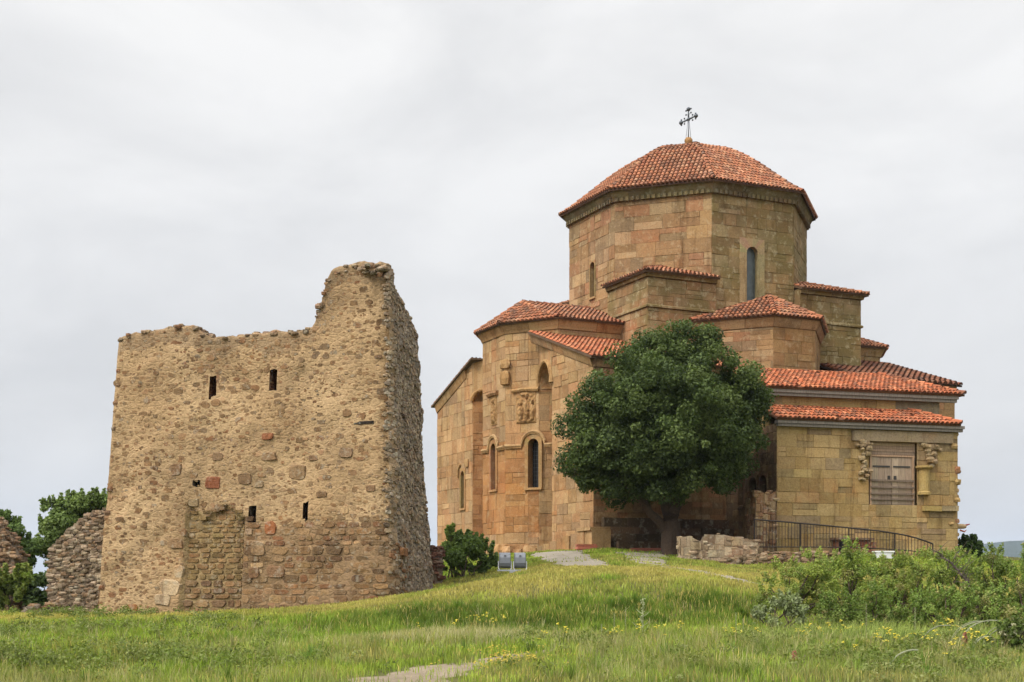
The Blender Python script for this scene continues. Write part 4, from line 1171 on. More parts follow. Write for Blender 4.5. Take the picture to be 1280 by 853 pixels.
# scattered stones in plaster, banded
cnt = 0
for k in range(9000):
    s = rng.uniform(.05, TL-.35); z = rng.uniform(-1.5, 9.6)
    if z > Hfront(s)-.1 or hole_at(s, z, .1) or rubble_zone(s, z): continue
    if DOOR[0]-.05 < s < DOOR[2]+.1 and z < DOOR[3]: continue
    dens = .55+.5*mnoise.noise(Vector((s*.45, z*1.3, 4)))+(.35 if z < 1 and s < DOOR[0] else 0)+(.3 if Hfront(s)-z < .7 else 0)
    if rng.random() > dens: continue
    big = rng.random()
    w = rng.uniform(.06, .16) if big < .7 else rng.uniform(.16, .4); h = w*rng.uniform(.4, .8)
    if any(abs(s-a) < (r+w/2)*.95 and abs(z-b) < (r+h/2)*.8 for a, b, r in placed[-700:]+placed[:26]): continue
    placed.append((s, z, w*.42))
    c = pick(BR, rng, .2)
    q = .33+.35*mnoise.noise(Vector((s*.8, z*.8, 12)))
    c = tuple(a*(1-q)+b*q for a, b in zip(c, PLA[3]))
    stone_on(s, z, w, h, c, rng.uniform(.002, .013), square=rng.uniform(.1, .7)); cnt += 1
# grey rubble core on the torn right flank
for k in range(4200):
    n_ = rng.uniform(.15, SL-.05); z = rng.uniform(-1.4, 9.4)
    if z > Hside(n_)-.03: continue
    w = rng.uniform(.07, .22); stone_on(TL, z, w, w*rng.uniform(.5, .9), pick(GRY if z > 1.2 or n_ > 1.5 else BR+GRY, rng, .2), rng.uniform(.01, .045), True, n_, rng.uniform(.1, .5))
# ragged stones on the broken top edge, spread by the length of the outline
ol = [(q[4], q[7]) for q in path_pts[17:17+nF+1]]; cl = [0]
for (a, b), (c, d) in zip(ol[:-1], ol[1:]): cl.append(cl[-1]+math.hypot(c-a, d-b))
for k in range(760):
    q = rng.uniform(0, cl[-1]); s = float(np.interp(q, cl, [a for a, _ in ol])); z = float(np.interp(q, cl, [b for _, b in ol]))+rng.uniform(-.16, .02); w = rng.uniform(.07, .2)
    q_ = skin(s, 0, False); P_ = tsurf(q_[0], q_[1], z, q_[2], q_[3], s, False); st_m.rock(P_+Vector((rng.uniform(-.05, .05), rng.uniform(-.01, 1.2), rng.uniform(-.03, .03))), (w*.6, w*.6, w*rng.uniform(.25, .45)), pick([(.30, .22, .14), (.36, .27, .17), (.24, .18, .125), (.42, .31, .19), (.32, .19, .11)], rng, .2), rng)
for k in range(260):
    n_ = rng.uniform(0, SL); z = Hside(n_)+rng.uniform(-.16, .0); w = rng.uniform(.08, .2)
    q_ = skin(TL, n_, True); P_ = tsurf(q_[0], q_[1], z, q_[2], q_[3], TL, True, n_); st_m.rock(P_-Vector((rng.uniform(.02, .9), 0, 0)), (w*.6, w*.6, w*.36), pick(GRY, rng, .2), rng)
for k in range(90):    # stones along the left arris
    z = rng.uniform(-1.3, Hfront(.02)); w = rng.uniform(.1, .25)
    st_m.rock(tsurf(0, .1, z, -1, 0, 0, False)+Vector((.05, rng.uniform(-.05, .6), 0)), (w*.5, w*.5, w*.4), pick(BR, rng, .2), rng)
st_m.build('embedded_stones', M['rubble'], tower, th)
# horizontal putlog slot and door head
m = MB(); s, z = TX(452, 527); s = unlean(s, z)
P_ = tsurf(s, 0, z, 0, -1, s, False); m.box((P_.x-.32, P_.y-.012, z-.05), (P_.x+.3, P_.y+.1, z+.04), (.03, .025, .02), jit=.015, rng=rng); m.build('putlog_hole', M['rubble'], tower, th)  # near-black block on the face, painting in the shade of a slot

# ------------------------------------------------------------------ low ruined walls
def rubble_wall(name, label, base, rz, length, thick, prof, rng, pal, n, cat='ruined wall', mortar=(.27, .22, .16), dressed=False):
    """prof: list of (x, height) along the wall; one mesh of core and stones"""
    e = empty(name, base, rz, label=label, cat=cat); m = MB()
    hx = [a for a, _ in prof]; hv = [b for _, b in prof]; H = lambda x: float(np.interp(x, hx, hv))
    K = max(8, int(length/.15))
    for i in range(K):
        x0, x1 = length*i/K, length*(i+1)/K; a0, a1 = H(x0)-.08, H(x1)-.08
        m.poly([(x0, 0, -1), (x1, 0, -1), (x1, .04, a1), (x0, .04, a0)], mortar); m.poly([(x0, thick, -1), (x0, thick, a0), (x1, thick, a1), (x1, thick, -1)], mortar)
        m.poly([(x0, .04, a0), (x1, .04, a1), (x1, thick, a1), (x0, thick, a0)], mortar)
    m.poly([(0, 0, -1), (0, .04, H(0)-.08), (0, thick, H(0)-.08), (0, thick, -1)], mortar); m.poly([(length, 0, -1), (length, thick, -1), (length, thick, H(length)-.08), (length, .04, H(length)-.08)], mortar)
    if dressed:
        for x0, x1 in zip(hx[:-1], hx[1:]):
            ashlar(m, (x0, -.02, -.4), (1, 0, 0), (0, 0, 1), [(0, 0), (x1-x0, 0), (x1-x0, H(x1)+.38), (0, H(x0)+.38)], pal, rng, course=(.16, .34), blk=(.2, .55), rough=.09, mortar=mortar)
        ashlar(m, (length+.02, 0, -.4), (0, 1, 0), (0, 0, 1), [(0, 0), (thick, 0), (thick, H(length)+.4), (0, H(length)+.4)], pal, rng, course=(.16, .34), blk=(.2, .5), rough=.09, mortar=mortar)
        ashlar(m, (-.02, thick, -.4), (0, -1, 0), (0, 0, 1), [(0, 0), (thick, 0), (thick, H(0)+.4), (0, H(0)+.4)], pal, rng, course=(.16, .34), blk=(.2, .5), rough=.09, mortar=mortar)
    for k in range(n):
        w = rng.uniform(.07, .22); r = rng.random()
        if r < .66: x = rng.uniform(0, length); p = (x, rng.uniform(.0, .09), rng.uniform(-.5, H(x)))
        elif r < .8: p = (rng.choice((-.02, length+.02)), rng.uniform(0, thick), 0); p = (p[0], p[1], rng.uniform(-.5, H(min(max(p[0], 0), length))))
        elif r < .93: x = rng.uniform(0, length); p = (x, rng.uniform(0, thick), H(x)-.04+rng.uniform(-.05, .06))
        else: x = rng.uniform(0, length); p = (x, thick, rng.uniform(-.5, H(x)))
        m.rock(p, (w*rng.uniform(.5, .85), w*.5, w*rng.uniform(.24, .4)), pick(pal, rng, .28), rng)
    m.build('rubble_masonry', M['rubble'], e); return e
rng = random.Random(11)
b = W(62, 770, 43.2)
rubble_wall('ruined_wall', 'grey rubble wall stump against the left foot of the tower', b, R(-6), 2.0, 1.3, [(0, 1.9), (.12, 2.25), (.35, 2.4), (.7, 2.75), (1.05, 3.05), (1.3, 3.25), (2.0, 3.45)], rng, [(.36, .29, .20), (.27, .215, .15), (.46, .38, .27), (.33, .23, .14), (.21, .165, .115)], 2300)
b = W(-38, 760, 45)
rubble_wall('ruined_wall', 'brown rubble wall end at the left edge of the photo', b, R(-4), 1.52, 1.1, [(0, 3.4), (.6, 3.0), (1.1, 2.45), (1.52, 1.75)], rng, [(.36, .24, .14), (.30, .2, .12), (.4, .29, .18), (.25, .18, .12)], 900)
b = W(28, 772, 42.8)
rubble_wall('stone_kerb', 'low brown stone kerb in the bushes left of the tower', b, R(-2), .95, .5, [(0, .25), (.3, .4), (.6, .36), (.95, .42)], rng, [(.33, .22, .12), (.28, .24, .18)], 60, 'kerb')
b = G(537, 45.5)
rubble_wall('wall_stump', 'dark red stone stump between the tower and the church', Vector((b.x, b.y, b.z)), 0, .42, .5, [(0, 1.28), (.42, 1.32)], rng, [(.16, .075, .05), (.13, .07, .05), (.2, .10, .07)], 90, 'ruin')
b = G(851, 49.2)
rubble_wall('parapet_wall', 'low pale rubble parapet in front of the tree trunk', Vector((b.x, b.y, b.z)), R(3), 2.85, .5, [(0, .85), (.35, .88), (.8, .62), (.86, .95), (1.6, .93), (2.3, .8), (2.85, .72)], rng, [(.52, .43, .29), (.46, .37, .24), (.58, .49, .34), (.38, .29, .19)], 110, 'parapet', (.36, .29, .2), True)
b = G(944, 51.6); 
rubble_wall('stone_pier', 'broken stone pier between the dark recess and the annex corner', Vector((b.x, b.y, b.z)), R(10), .82, .8, [(0, 2.5), (.3, 2.42), (.5, 2.3), (.82, 2.48)], rng, [(.40, .27, .14), (.34, .20, .11), (.44, .33, .19), (.24, .15, .09)], 90, 'pier', (.2, .14, .09), True)
b = G(905, 48.3)
rubble_wall('retaining_wall', 'earthy retaining bank stones below the iron railing', Vector((b.x, b.y, b.z-.05)), R(6), 4.2, .6, [(0, .2), (1, .42), (2, .5), (3, .5), (4.2, .45)], rng, [(.3, .21, .12), (.26, .2, .13), (.36, .27, .17)], 300, 'retaining wall', (.27, .2, .12))

# ------------------------------------------------------------------ iron railing
rp = [(943, 649.6, 684, 50.6), (980, 652.5, 684, 50.9), (1020, 656, 684, 51.2), (1061, 660, 684.5, 51.6), (1100, 664, 686, 52.), (1131, 669, 688, 52.4), (1150, 674, 690, 52.7), (1166, 680, 692, 53.)]
railing = empty('iron_railing', G(943, 50.6), 0, label='dark iron railing with close upright bars below the annex wall', cat='railing')
rloc = -railing.location
def rinterp(px): return [float(np.interp(px, [q[0] for q in rp], [q[k] for q in rp])) for k in (1, 2, 3)]
def rb(mb, name): return mb.build(name, M['iron'], railing, rloc)
ic = (.045, .035, .03)
xs = np.linspace(943, 1166, 24)
m = MB(); m.tube([W(x, rinterp(x)[0], rinterp(x)[2]) for x in xs], .032, 6, ic); rb(m, 'top_rail')
m = MB(); m.tube([W(x, rinterp(x)[1], rinterp(x)[2]) for x in xs], .022, 6, ic); rb(m, 'bottom_rail')
for x in np.arange(946, 1166, 3.95):
    t, bt, d = rinterp(x); m = MB(); m.tube([W(x, t, d), W(x, bt+(4 if x > 1100 else .5), d)], .011, 5, ic, False); rb(m, 'baluster')
for x in (943, 1000, 1061, 1118, 1166):
    t, bt, d = rinterp(x); m = MB(); p = W(x, t, d); m.tube([p, (p.x, p.y, float(gz(p.x, p.y))-.1)], .028, 6, ic); rb(m, 'post')

# ------------------------------------------------------------------ floodlights
fl = empty('floodlight_pair', G(641, 43.2), R(4), label='pair of grey floodlights seen from behind on a short stand', cat='floodlight')
gc = (.17, .18, .195)
m = MB(); m.box((-.10, -.10, -.1), (.10, .10, .10), (.30, .31, .32)); m.box((-.5, -.03, .10), (.5, .03, .15), (.30, .31, .32)); m.build('stand', M['metal'], fl)
for sx in (-1, 1):
    x0 = sx*.245; m = MB(); cs = []
    prof_ = [(.0, .14), (.06, .05), (.16, .0), (.34, .02), (.47, .10), (.5, .2)]       # back shell: height, y
    for xx, dx in ((-.19, 0), (-.16, -.03), (.16, -.03), (.19, 0)):
        cs.append([m.vert((x0+xx*(1-.12*z), y+dx+.08-.25*z*.3, z+.2)) for z, y in prof_])
    for a, b_ in zip(cs[:-1], cs[1:]):
        for k in range(len(prof_)-1): m.face((a[k], b_[k], b_[k+1], a[k+1]), gc)
    fr_i = [[m.vert((x0+xx*(1-.12*z), .34-.075*z, z+.2)) for z in (0, .5)] for xx in (-.19, .19)]
    m.face((fr_i[0][0], fr_i[0][1], fr_i[1][1], fr_i[1][0]), (.1, .1, .1))
    m.face((cs[0][0], fr_i[0][0], fr_i[1][0], cs[-1][0]), gc); m.face((cs[0][-1], cs[-1][-1], fr_i[1][1], fr_i[0][1]), gc)
    m.face(cs[0]+fr_i[0][::-1], gc); m.face((cs[-1]+fr_i[1][::-1])[::-1], gc)
    m.box((x0-.035, .035, .58), (x0+.035, .06, .61), (.05, .05, .05))
    h = m.build('lamp_housing', M['metal'], fl)
    k = MB(); k.tube([(x0-.21, .15, .42), (x0-.21, .12, .2), (x0-.17, .06, .13), (x0+.17, .06, .13), (x0+.21, .12, .2), (x0+.21, .15, .42)], .016, 6, (.5, .5, .5)); k.build('bracket', M['metal'], h)

# ------------------------------------------------------------------ red boards, white box
rng = random.Random(3)
for (px, d, L, n, lab) in ((733, 53.0, .78, 4, 'short stack of red boards beside the ramp wall'), (822, 52.4, 2.2, 2, 'long low stack of red boards left of the parapet')):
    g = G(px, d); e = empty('board_stack', g, R(8), label=lab, cat='boards')
    for k in range(n):
        m = MB(); o = rng.uniform(-.05, .05); m.box((-L/2+o, -.22, .015+.062*k), (L/2+o, .22, .07+.062*k), pick([(.34, .10, .06), (.40, .13, .075), (.28, .085, .055)], rng), jit=.006, rng=rng); m.build('board', M['board'], e)
m = MB(); p = W(1104, 698, 50)
m.box((-.32, -.2, 0), (.32, .2, .22), (.62, .62, .6), jit=.02, rng=rng); m.box((-.36, -.23, .22), (.36, .23, .27), (.7, .7, .68)); m.tube([(0, 0, -2), (0, 0, 0)], .05, 6, (.4, .4, .4))
wb = m.build('white_box', M['metal'], None, p); tag(wb, 'small white box on a post showing above the bushes', 'box')

# ------------------------------------------------------------------ foliage
def leaf_cloud(centers, radii, count, size, pal, seed, squash=.85, shell=.55, aspect=1.7, droop=.25):
    """small leaf quads spread through leaf clumps; returns v,f,c arrays"""
    r = np.random.default_rng(seed); centers = np.asarray(centers); radii = np.asarray(radii)
    wgt = radii**2; k = r.choice(len(radii), count, p=wgt/wgt.sum())
    d = r.normal(size=(count, 3)); d /= np.linalg.norm(d, axis=1)[:, None]
    rad = radii[k]*(shell+(1-shell)*r.random(count)**.6)*np.where(r.random(count) < .08, 1.18, 1)
    p = centers[k]+d*rad[:, None]*np.array([1, 1, squash])
    nrm = d*.7+r.normal(size=(count, 3))*.55+np.array([0, 0, .35]); nrm /= np.linalg.norm(nrm, axis=1)[:, None]
    t = np.cross(nrm, r.normal(size=(count, 3))); t /= np.linalg.norm(t, axis=1)[:, None]
    t[:, 2] -= droop; t /= np.linalg.norm(t, axis=1)[:, None]; b = np.cross(nrm, t)
    s = size*r.uniform(.6, 1.35, count)[:, None]
    a0 = p-t*s*aspect*.5; a1 = p+b*s*.5+nrm*s*.08; a2 = p+t*s*aspect*.5; a3 = p-b*s*.5+nrm*s*.08
    v = np.stack([a0, a1, a2, a3], 1).reshape(-1, 3); f = np.arange(count*4).reshape(-1, 4)
    pal = np.array(pal); ck = r.integers(0, len(pal), len(radii))
    c = pal[ck[k]]*.55+pal[r.integers(0, len(pal), count)]*.45; c = c*r.uniform(.75, 1.25, count)[:, None]
    return v, f, c
def clumps(lobes, per, cr, seed):
    """lobes (x,y,z,r) -> clump centres spread over the lobes' outer shells"""
    r = np.random.default_rng(seed); C_ = []; Rr = []
    for (x, y, z, rad) in lobes:
        n = max(3, int(per*rad*rad))
        d = r.normal(size=(n, 3)); d /= np.linalg.norm(d, axis=1)[:, None]
        q = np.array([x, y, z])+d*(rad*r.uniform(.45, 1.08, n)[:, None])
        C_ += list(q); Rr += list(cr*(.35+1.15*r.random(n)**1.6))
    return C_, Rr
def branch(m, a, b, r0, r1, rng, c, n=5, wig=.12, seg=7):
    a, b = Vector(a), Vector(b); L = (b-a).length; pts = []
    for i in range(n+1):
        t = i/n; j = Vector((rng.uniform(-1, 1), rng.uniform(-1, 1), rng.uniform(-.5, .5)))*(wig*L*(t*(1-t))*1.5)
        pts.append(a.lerp(b, t)+j)
    m.tube(pts, [r0+(r1-r0)*i/n for i in range(n+1)], seg, c); return pts
BK = (.10, .075, .055)
# main tree
rng = random.Random(9)
D0 = 50.8; base = G(838, D0); main = empty('tree', base, 0, label='large round dark green leafy tree in front of the church', cat='tree')
def lob(px, py, dd, rpx, d0=D0): p = W(px, py, d0+dd); return (p.x-base.x, p.y-base.y, p.z-base.z, rpx/FPX*(d0+dd))
lobes = [lob(*q) for q in ((785, 545, 0, 78), (840, 480, .2, 66), (885, 490, .4, 62), (905, 540, .6, 48), (766, 574, -.6, 50), (737, 586, 0, 28), (740, 548, .2, 34), (820, 565, -1.6, 46), (870, 572, -1., 46), (800, 500, -1.6, 60), (860, 530, -1.9, 60), (925, 490, .6, 34), (760, 500, .2, 36), (845, 437, .4, 32), (870, 432, .6, 26), (800, 455, .8, 30), (900, 585, .2, 30), (785, 592, -.4, 28), (738, 602, .2, 16), (840, 520, 2.4, 75), (790, 560, 2.2, 65), (890, 550, 2.2, 55), (938, 508, .5, 22), (718, 578, .2, 15), (845, 592, -.5, 26))]
Cc, Rc = clumps(lobes, 24, .46, 2)
v, f, c = leaf_cloud(Cc, Rc, 215000, .076, [(.054, .078, .022), (.038, .056, .018), (.084, .113, .032), (.050, .072, .026), (.11, .142, .042), (.064, .094, .026)], 4, shell=.3)
np_mesh('crown', v, f, c, M['leaf'], main)
m = MB()
tp = branch(m, (0, 0, -.3), (.03, 0, 1.5), .42, .33, rng, BK, 6, .04, 12)
for (a, b_, r0, r1) in (((.0, 0, .75), (-1.5, -.3, 2.4), .2, .1), ((0, 0, 1.4), (-.6, .2, 4.), .26, .1), ((.03, 0, 1.4), (1., .2, 4.2), .26, .1), ((.0, 0, 1.3), (.2, -.8, 3.6), .2, .09), ((-1.5, -.3, 2.4), (-2.6, -.2, 3.6), .1, .04), ((1., .2, 4.2), (2.2, .4, 5.6), .1, .04), ((-.6, .2, 4.), (-1., .3, 6), .1, .04), ((.8, .1, 3), (2.4, .3, 3.4), .09, .03), ((-.4, 0, 3), (-.3, .8, 6.4), .1, .03)):
    branch(m, a, b_, r0, r1, rng, BK, 6, .12, 8)
m.build('trunk', M['bark'], main, smooth=True)

def shrub(name, label, cat, px, d, spec, count, size, pal, seed, group=None, per=26, cr=.26, mat='shrub', twigs=8, base_py=None):
    """spec: (photo column, row, depth offset, radius in photo pixels) of its leafy lobes"""
    bs_ = G(px, d); e = empty(name, bs_, 0, label=label, cat=cat, group=group)
    lb = []
    for a, b_, dd, rr in spec: p = W(a, b_, d+dd); lb.append((p.x-bs_.x, p.y-bs_.y, p.z-bs_.z, rr/FPX*(d+dd)))
    C_, R_ = clumps(lb, per, cr, seed)
    rr_ = random.Random(seed)
    for q in lb:                    # loose upright sprigs
        for _ in range(7):
            a = rr_.uniform(0, 6.28); u = rr_.uniform(.2, .95); x0, y0, z0 = q[0]+q[3]*u*math.cos(a), q[1]+q[3]*u*math.sin(a), q[2]+q[3]*(1-u*u)**.5
            for k in range(4): C_.append((x0+.03*k*math.cos(a), y0, z0+.07*k*cr/.2)); R_.append(cr*(.42-.07*k))
    v, f, c = leaf_cloud(C_, R_, count, size, pal, seed+1, shell=.25)
    np_mesh('crown' if cat == 'tree' else 'foliage', v, f, c, M[mat], e)
    m = MB(); r = random.Random(seed)
    for k in range(twigs):
        q = lb[k % len(lb)]; branch(m, (r.uniform(-.15, .15), r.uniform(-.15, .15), -.15), (q[0]+r.uniform(-.3, .3)*q[3], q[1]+r.uniform(-.3, .3)*q[3], q[2]+q[3]*r.uniform(-.3, .8)), .034+.05*(cat == 'tree'), .010, r, (.15, .12, .09), 5, .2, 5)
    m.build('trunk' if cat == 'tree' else 'stems', M['bark'], e); return e
GR = [(.11, .155, .033), (.085, .13, .026), (.135, .175, .042), (.09, .125, .035)]
YG = [(.17, .205, .04), (.13, .175, .035), (.20, .22, .055), (.12, .16, .04)]
DG = [(.045, .075, .02), (.035, .06, .018), (.055, .085, .025)]
SG = [(.24, .28, .13), (.20, .24, .10), (.28, .31, .17)]
shrub('tree', 'mid green tree rising behind the grey rubble wall left of the tower', 'tree', 88, 50, [(85, 655, 0, 28), (66, 672, 0, 22), (105, 640, 0, 18), (122, 634, 0, 13), (66, 648, 0, 16), (95, 690, .5, 28), (60, 690, .2, 15), (88, 638, 0, 14)], 30000, .075, [(.13, .18, .05), (.105, .15, .04), (.165, .215, .062)], 31, mat='leaf', per=40, cr=.3)
shrub('tree', 'dark leafy tree behind the wall end at the left photo edge', 'tree', 15, 48.5, [(18, 675, 0, 18), (25, 692, 0, 18), (0, 662, 0, 14), (10, 700, 0, 20)], 12000, .09, [(.10, .15, .04), (.08, .125, .033), (.125, .18, .05)], 33, mat='leaf', per=40, cr=.3)
shrub('bush', 'bright yellow green bush below the wall end on the far left', 'bush', 12, 43.5, [(5, 735, 0, 20), (25, 730, 0, 14), (20, 755, 0, 18), (-15, 745, 0, 22)], 5500, .10, YG, 35)
shrub('bush', 'soft green bush between the left wall end and the rubble wall', 'bush', 42, 45, [(40, 745, 0, 18), (55, 740, 0, 14), (30, 748, 0, 14)], 3500, .10, [(.10, .14, .05), (.08, .12, .04)], 37)
shrub('bush', 'dark rounded bush at the foot of the church beside the tower', 'bush', 585, 46.5, [(575, 703, 0, 20), (600, 700, 0, 18), (560, 708, -.3, 16), (590, 690, .2, 14), (612, 712, .2, 12), (552, 702, .1, 12), (580, 682, .2, 9)], 13000, .075, [(.10, .145, .038), (.08, .12, .032), (.125, .175, .045)], 39)
shrub('sapling', 'slim leafy sapling sticking up from the dark bush', 'sapling', 565, 47.2, [(564, 690, 0, 9), (562, 675, 0, 7), (563, 664, 0, 4), (570, 684, 0, 7)], 1500, .10, [(.14, .19, .045), (.17, .22, .055)], 41, per=60, cr=.12)
shrub('bush', 'small dark bush at the right corner of the annex', 'bush', 1212, 56, [(1212, 684, 0, 8), (1207, 690, 0, 8), (1220, 692, 0, 7)], 1500, .11, DG, 43)
TH = 'thicket bushes on the right'
def dirbush(i, label, px, d, tops, pal, count=11000, low=790):
    pal = pal+pal+[(.19, .15, .07)]
    pal = [tuple((1.75 if i % 2 else 1.5)*x for x in c) for c in pal]
    """tops: (column, top row, half width) of each dome of the bush; lobes are stacked from there to the ground"""
    spec = []; r = random.Random(i)
    for a, t0, hw in tops:
        y = t0+hw*.8
        while y < low:
            spec.append((a+r.uniform(-.3, .3)*hw, y, r.uniform(-.35, .35), hw*r.uniform(.75, 1.05))); y += hw*r.uniform(.8, 1.1)
    shrub('thicket_bush', label, 'bush', px, d, [(a, b-2+4*math.sin(a), c_, r_*.92) for a, b, c_, r_ in spec], int(count*1.9), .029, pal, 50+i*3, TH, per=75, cr=.17, twigs=20)
dirbush(0, 'fresh green bush at the left end of the right thicket', 985, 33.5, [(958, 728, 14), (985, 705, 19), (1012, 694, 19), (1030, 706, 16)], YG, 15000)
dirbush(1, 'tallest yellow green bush in front of the railing middle', 1062, 34.5, [(1045, 702, 16), (1064, 680, 13), (1078, 692, 17), (1098, 705, 15)], YG+YG+GR, 15000)
dirbush(2, 'rounded light green bush below the right end of the railing', 1128, 34, [(1108, 704, 16), (1130, 702, 18), (1150, 700, 17)], YG, 15000)
dirbush(3, 'green bush under the bare twisted branch', 1185, 35, [(1168, 700, 15), (1186, 694, 15), (1204, 698, 16)], GR+YG, 13000)
dirbush(4, 'loose open bush against the blue hill', 1238, 33.5, [(1224, 702, 13), (1244, 690, 12), (1254, 706, 15)], GR+YG, 10000)
dirbush(5, 'bush cut by the right edge of the photo', 1285, 32.5, [(1272, 718, 15), (1290, 694, 16), (1304, 700, 18)], GR, 11000)
dirbush(6, 'dark shaded bush low in the middle of the right thicket', 1090, 31.6, [(1062, 745, 16), (1090, 740, 18), (1118, 744, 17), (1035, 750, 14)], GR, 10000, 800)
dirbush(7, 'low dark green bush under the twisted branch', 1190, 31.4, [(1155, 745, 17), (1185, 738, 18), (1215, 742, 18), (1245, 738, 16)], GR, 11000, 800)
shrub('sage_bush', 'silvery sage bush at the left foot of the thicket', 'bush', 972, 31.5, [(970, 768, 0, 14), (985, 760, 0, 16), (950, 775, 0, 10), (1000, 772, 0, 10)], 3600, .045, SG, 91, per=60, cr=.13)
shrub('flowering_bush', 'leafy bush with tiny cream flowers in the lower right corner', 'bush', 1262, 25.5, [(1262, 808, 0, 22), (1280, 800, 0, 24), (1245, 818, 0, 14), (1285, 830, 0, 22)], 6000, .055, GR+[(.5, .47, .3)], 95, per=60, cr=.13)
# bare twisted branch
m = MB(); rng = random.Random(77); bb = G(1215, 33.2); e = empty('bare_branch', bb, 0, label='bare grey twisted branch leaning out of the thicket', cat='branch')
L_ = lambda px, py, dd=0: W(px, py, 33.2+dd)-bb
P1 = branch(m, L_(1222, 760), L_(1210, 728), .045, .035, rng, (.13, .11, .09), 5, .15, 6); P2 = branch(m, P1[-1], L_(1190, 705), .035, .025, rng, (.16, .14, .12), 5, .15, 6); P3 = branch(m, P2[-1], L_(1172, 690), .025, .014, rng, (.17, .15, .13), 5, .2, 5)
for k in range(26):
    a = rng.choice(P2+P3); branch(m, a, a+Vector((rng.uniform(-.45, .25), rng.uniform(-.2, .2), rng.uniform(-.05, .4))), .010, .003, rng, (.17, .15, .13), 4, .35, 4)
for k in range(10):
    a = rng.choice(P1+P2); branch(m, a, a+Vector((rng.uniform(-.1, .7), rng.uniform(-.2, .2), rng.uniform(.1, .6))), .012, .003, rng, (.14, .12, .1), 4, .35, 4)
m.build('twigs', M['bark'], e)

# ------------------------------------------------------------------ grass
def blades(name, n, region, hgt, wid, palf, seed, lean=.45, mask=None, lod=True):
    r = np.random.default_rng(seed); y0, y1 = region[2], region[3]
    y = np.sqrt(r.uniform(y0*y0, y1*y1, n)) if lod else r.uniform(y0, y1, n)
    pxs = r.uniform(region[0], region[1], n); x = (pxs-640)/FPX*y
    keep = np.ones(n, bool)
    # church, tower, path footprints stay clear
    lx = (x-CC.x)*math.cos(CR)+(y-CC.y)*math.sin(CR); ly = -(x-CC.x)*math.sin(CR)+(y-CC.y)*math.cos(CR)
    keep &= ~((np.abs(lx) < 10.6) & (np.abs(ly) < 9.8))
    tx = (x-T0.x)*cT+(y-T0.y)*sT; ty = -(x-T0.x)*sT+(y-T0.y)*cT
    keep &= ~((tx > -.05) & (tx < TL+.1) & (ty > -.02) & (ty < SL))
    ax_ = (x-A0.x)*math.cos(AR)+(y-A0.y)*math.sin(AR); ay = -(x-A0.x)*math.sin(AR)+(y-A0.y)*math.cos(AR)
    keep &= ~((ax_ > -.1) & (ax_ < AWID) & (ay > -.1) & (ay < 6))
    for d, l, rr, full in PATHS[::3]:
        near = (np.abs(y-d) < .28) & (x > l-.02) & (x < rr+.02)
        keep &= ~(near & (r.random(n) < (.985 if d > 30 else .72)))
    if mask is not None: keep &= mask(x, y, pxs, r)
    x, y, pxs = x[keep], y[keep], pxs[keep]; n = len(x); z = gz(x, y)
    h = hgt(x, y, pxs, r, n); w = wid*r.uniform(.6, 1.4, n)*(y/26 if lod else 1)
    a = r.uniform(0, 2*np.pi, n); ln = r.uniform(.1, 1, n)*lean*h; la = r.uniform(0, 2*np.pi, n)
    wx, wy = np.cos(a)*w/2, np.sin(a)*w/2; dx, dy = np.cos(la)*ln, np.sin(la)*ln
    b0 = np.stack([x-wx, y-wy, z-.04], 1); b1 = np.stack([x+wx, y+wy, z-.04], 1)
    m0 = np.stack([x-wx*.75+dx*.35, y-wy*.75+dy*.35, z+h*.58], 1); m1 = np.stack([x+wx*.75+dx*.35, y+wy*.75+dy*.35, z+h*.58], 1)
    t0 = np.stack([x+dx-wx*.12, y+dy-wy*.12, z+h*(1-.25*ln/h)], 1); t1 = np.stack([x+dx+wx*.12, y+dy+wy*.12, z+h*(1-.25*ln/h)], 1)
    v = np.stack([b0, b1, m1, m0, t1, t0], 1).reshape(-1, 3); q = np.arange(n)[:, None]*6
    f = np.concatenate([q+np.array([[0, 1, 2, 3]]), q+np.array([[3, 2, 4, 5]])], 0)
    c = palf(x, y, pxs, r, n); c2 = c*np.array([1.08, 1.04, .95]); c = np.concatenate([c, c2], 0)
    o = np_mesh(name, v, f, c, M['grass'], None); return o
def gcol(x, y, pxs, r, n):
    g1 = np.array([.235, .300, .046]); g2 = np.array([.160, .240, .034]); gold = np.array([.39, .325, .11]); pale = np.array([.35, .345, .165]); dark = np.array([.085, .125, .022])
    k = vnoise(x, y, 2.6, 21)[:, None]; k2 = vnoise(x, y, .9, 22)[:, None]; k3 = vnoise(x, y, 5.5, 23)[:, None]
    k4 = vnoise(x, y, .28, 24)[:, None]; c = (g1*k+g2*(1-k))*(.62+.76*k4)
    crest = np.clip((y-33.5)/2.5, 0, 1)[:, None]*np.clip((50-y)/6, 0, 1)[:, None]
    c = c+(gold-c)*np.clip(crest*(k2*1.1+k*.7-.2), 0, .85)
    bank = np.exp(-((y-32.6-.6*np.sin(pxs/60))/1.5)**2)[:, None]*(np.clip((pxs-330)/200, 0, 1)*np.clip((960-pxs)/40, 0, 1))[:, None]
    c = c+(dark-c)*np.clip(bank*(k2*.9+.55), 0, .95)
    fore = np.clip((29.-y)/3, 0, 1)[:, None]
    c = c+(pale-c)*np.clip(fore*(k3*1.5+k2*.6-.95), 0, .75)
    brown = np.array([.24, .19, .10]); spot = np.clip(vnoise(x, y, 1.4, 61)*.7+vnoise(x, y, .4, 62)*.3-.5, 0, 1)[:, None]*fore
    c = c+(brown-c)*np.clip(spot*3.2, 0, .5)
    dry = (r.random(n) < .07+.22*np.clip(vnoise(x, y, 1.3, 27)*2-1, 0, 1))[:, None]
    c = np.where(dry, gold*.95, c)
    return np.clip(c*r.uniform(.72, 1.3, n)[:, None], .01, .6)
